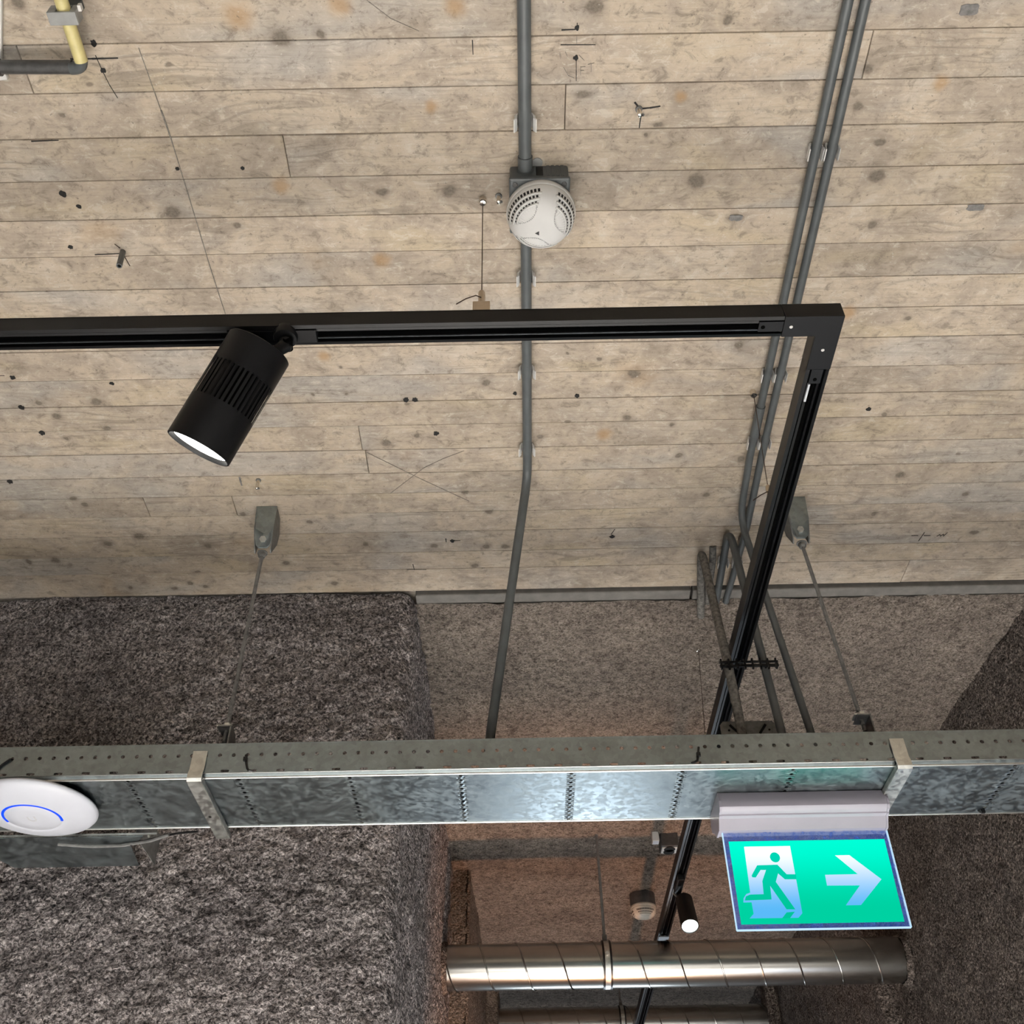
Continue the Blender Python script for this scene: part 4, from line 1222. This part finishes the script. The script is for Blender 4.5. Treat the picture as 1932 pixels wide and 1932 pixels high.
# ------------------------------------------------------------------ access point
AX_, AY_ = -0.8560, 1.6980
ap = thing('access_point', 'white round wireless access point with a blue light ring under the tray', 'access point', (AX_, AY_, 2.449))
MB().lathe([(0.0, 0), (0.085, 0), (0.090, -0.006)], (AX_, AY_, 2.4490), (0, 0, 1), 64).build('mounting_base', 'pvc_dark', ap, smooth=True)
RA = 0.1065
MB().lathe([(0.088, -0.005), (RA - 0.004, -0.0065), (RA, -0.009), (RA + 0.0002, -0.012), (RA - 0.003, -0.0165), (RA - 0.010, -0.0205), (RA - 0.026, -0.0262), (0.060, -0.0296), (0.052, -0.0306), (0.0505, -0.0300), (0.0480, -0.0300), (0.0470, -0.0310), (0.025, -0.0322), (0.0, -0.0326)], (AX_, AY_, 2.449), (0, 0, 1), 96).build('shell', 'white_cool', ap, smooth=True, angle=60)
MB().lathe([(0.0524, -0.0303), (0.0510, -0.0313), (0.0484, -0.0315), (0.0470, -0.0308)], (AX_, AY_, 2.449), (0, 0, 1), 60, R(165), R(375)).build('light_ring', 'led_blue', ap, smooth=True)
# faint letter-like emblem in the middle
pts = [(-0.006, -0.008)] + [(0.006 * -math.cos(math.pi * i / 10), 0.002 + 0.0062 * math.sin(math.pi * i / 10)) for i in range(11)] + [(0.006, -0.008)]
mb = MB()
for (a, b), (c, d) in zip(pts[:-1], pts[1:]):
    dv = Vector((c - a, d - b)).normalized()
    n = Vector((-dv.y, dv.x)) * 0.0014
    mb.prism([(a + n.x, b + n.y), (c + n.x, d + n.y), (c - n.x, d - n.y), (a - n.x, b - n.y)], lambda p, q, t: (AX_ + p, AY_ + q, 2.449 - 0.0330 + t), 0.0006)
mb.build('emblem', 'logo', ap)

# ------------------------------------------------------------------ spiral ducts


def duct(y_, z, r, x0, x1, pitch, phase, lab):
    t = thing('spiral_duct', lab, 'air duct', (0.5 * (x0 + x1), y_, z), 'round spiral ducts across the passage')
    MB().lathe([(r, 0), (r, x1 - x0)], (x0, y_, z), (1, 0, 0), 64, ref=(0, 0, 1)).build('pipe', 'duct', t, smooth=True, angle=50)
    n = int((x1 - x0) / pitch * 48)
    pts = []
    for i in range(n + 1):
        a = 2 * math.pi * i / 48 + phase
        pts.append((x0 + pitch * i / 48, y_ - (r + 0.0002) * math.sin(a), z + (r + 0.0002) * math.cos(a)))
    MB().tube(pts, 0.0026, 6).build('spiral_seam', 'duct', t, smooth=True)
    return t


duct(3.285, 2.667, 0.0665, -0.245, 1.200, 0.118, 0.6, 'spiral-seamed steel air duct crossing the passage behind the exit sign')
duct(4.85, 2.930, 0.0665, -0.115, 1.105, 0.118, 1.2, 'farther spiral-seamed steel air duct at the bottom edge')


def duct_hanger(x, y_, z, r, lab):
    t = thing('duct_hanger', lab, 'hanger', (x, y_, z + r), 'rod hangers of the spiral ducts')
    MB().cyl((x, y_, z + r + 0.012), (x - 0.002, y_, 3.09), 0.0046, seg=10).build('rod', 'galv_dull', t, smooth=True)
    MB().lathe([(r + 0.0008, -0.011), (r + 0.0030, -0.011), (r + 0.0030, 0.011), (r + 0.0008, 0.011), (r + 0.0008, -0.011)], (x, y_, z), (1, 0, 0), 56, ref=(0, 0, 1)).build('clamp_ring', 'galv_light', t, smooth=True, angle=40)
    for sx in (-0.011, 0.011):
        MB().lathe([(r + 0.0006, -0.003), (r + 0.0042, -0.003), (r + 0.0042, 0.003), (r + 0.0006, 0.003), (r + 0.0006, -0.003)], (x + sx, y_, z), (1, 0, 0), 56, ref=(0, 0, 1)).build('rubber_edge', 'zip', t, smooth=True, angle=40)
    MB().cbox((x, y_, z + r + 0.012), (0.014, 0.02, 0.020)).build('ear', 'galv_dull', t)
    MB().lathe([(0.006, 0), (0.006, 0.008)], (x, y_ - r - 0.0005, z + 0.012), (0, -1, 0), 10).build('bolt', 'galv_light', t)
    return t


duct_hanger(0.2655, 3.285, 2.667, 0.0665, 'rod hanger clamping the nearer spiral duct')
duct_hanger(0.442, 4.85, 2.930, 0.0665, 'rod hanger clamping the farther spiral duct')
for x, y_, z, lab, sd in ((-0.228, 3.285, 2.667, 'rough plaster collar where the nearer duct enters the left wall', 1), (1.172, 3.285, 2.667, 'rough plaster collar where the nearer duct enters the right wall', 2)):
    mb = MB()
    rs = random.Random(sd)
    vs = []
    n = 40
    for j, (rr, dx) in enumerate(((0.0675, 0.005), (0.071, 0.004), (0.078, -0.012))):
        for i in range(n):
            a = 2 * math.pi * i / n
            q = rr + rs.uniform(-0.002, 0.003)
            sgn = 1 if sd == 1 else -1
            vs.append((x + sgn * (dx + rs.uniform(-0.002, 0.002)), y_ + q * math.sin(a), z + q * math.cos(a)))
    mb.add(vs, [(j * n + i, j * n + (i + 1) % n, (j + 1) * n + (i + 1) % n, (j + 1) * n + i) for j in range(2) for i in range(n)])
    tag(mb.build('plaster_collar', 'rough3', loc=(x, y_, z), smooth=True), lab, 'collar', 'plaster collars around the duct')
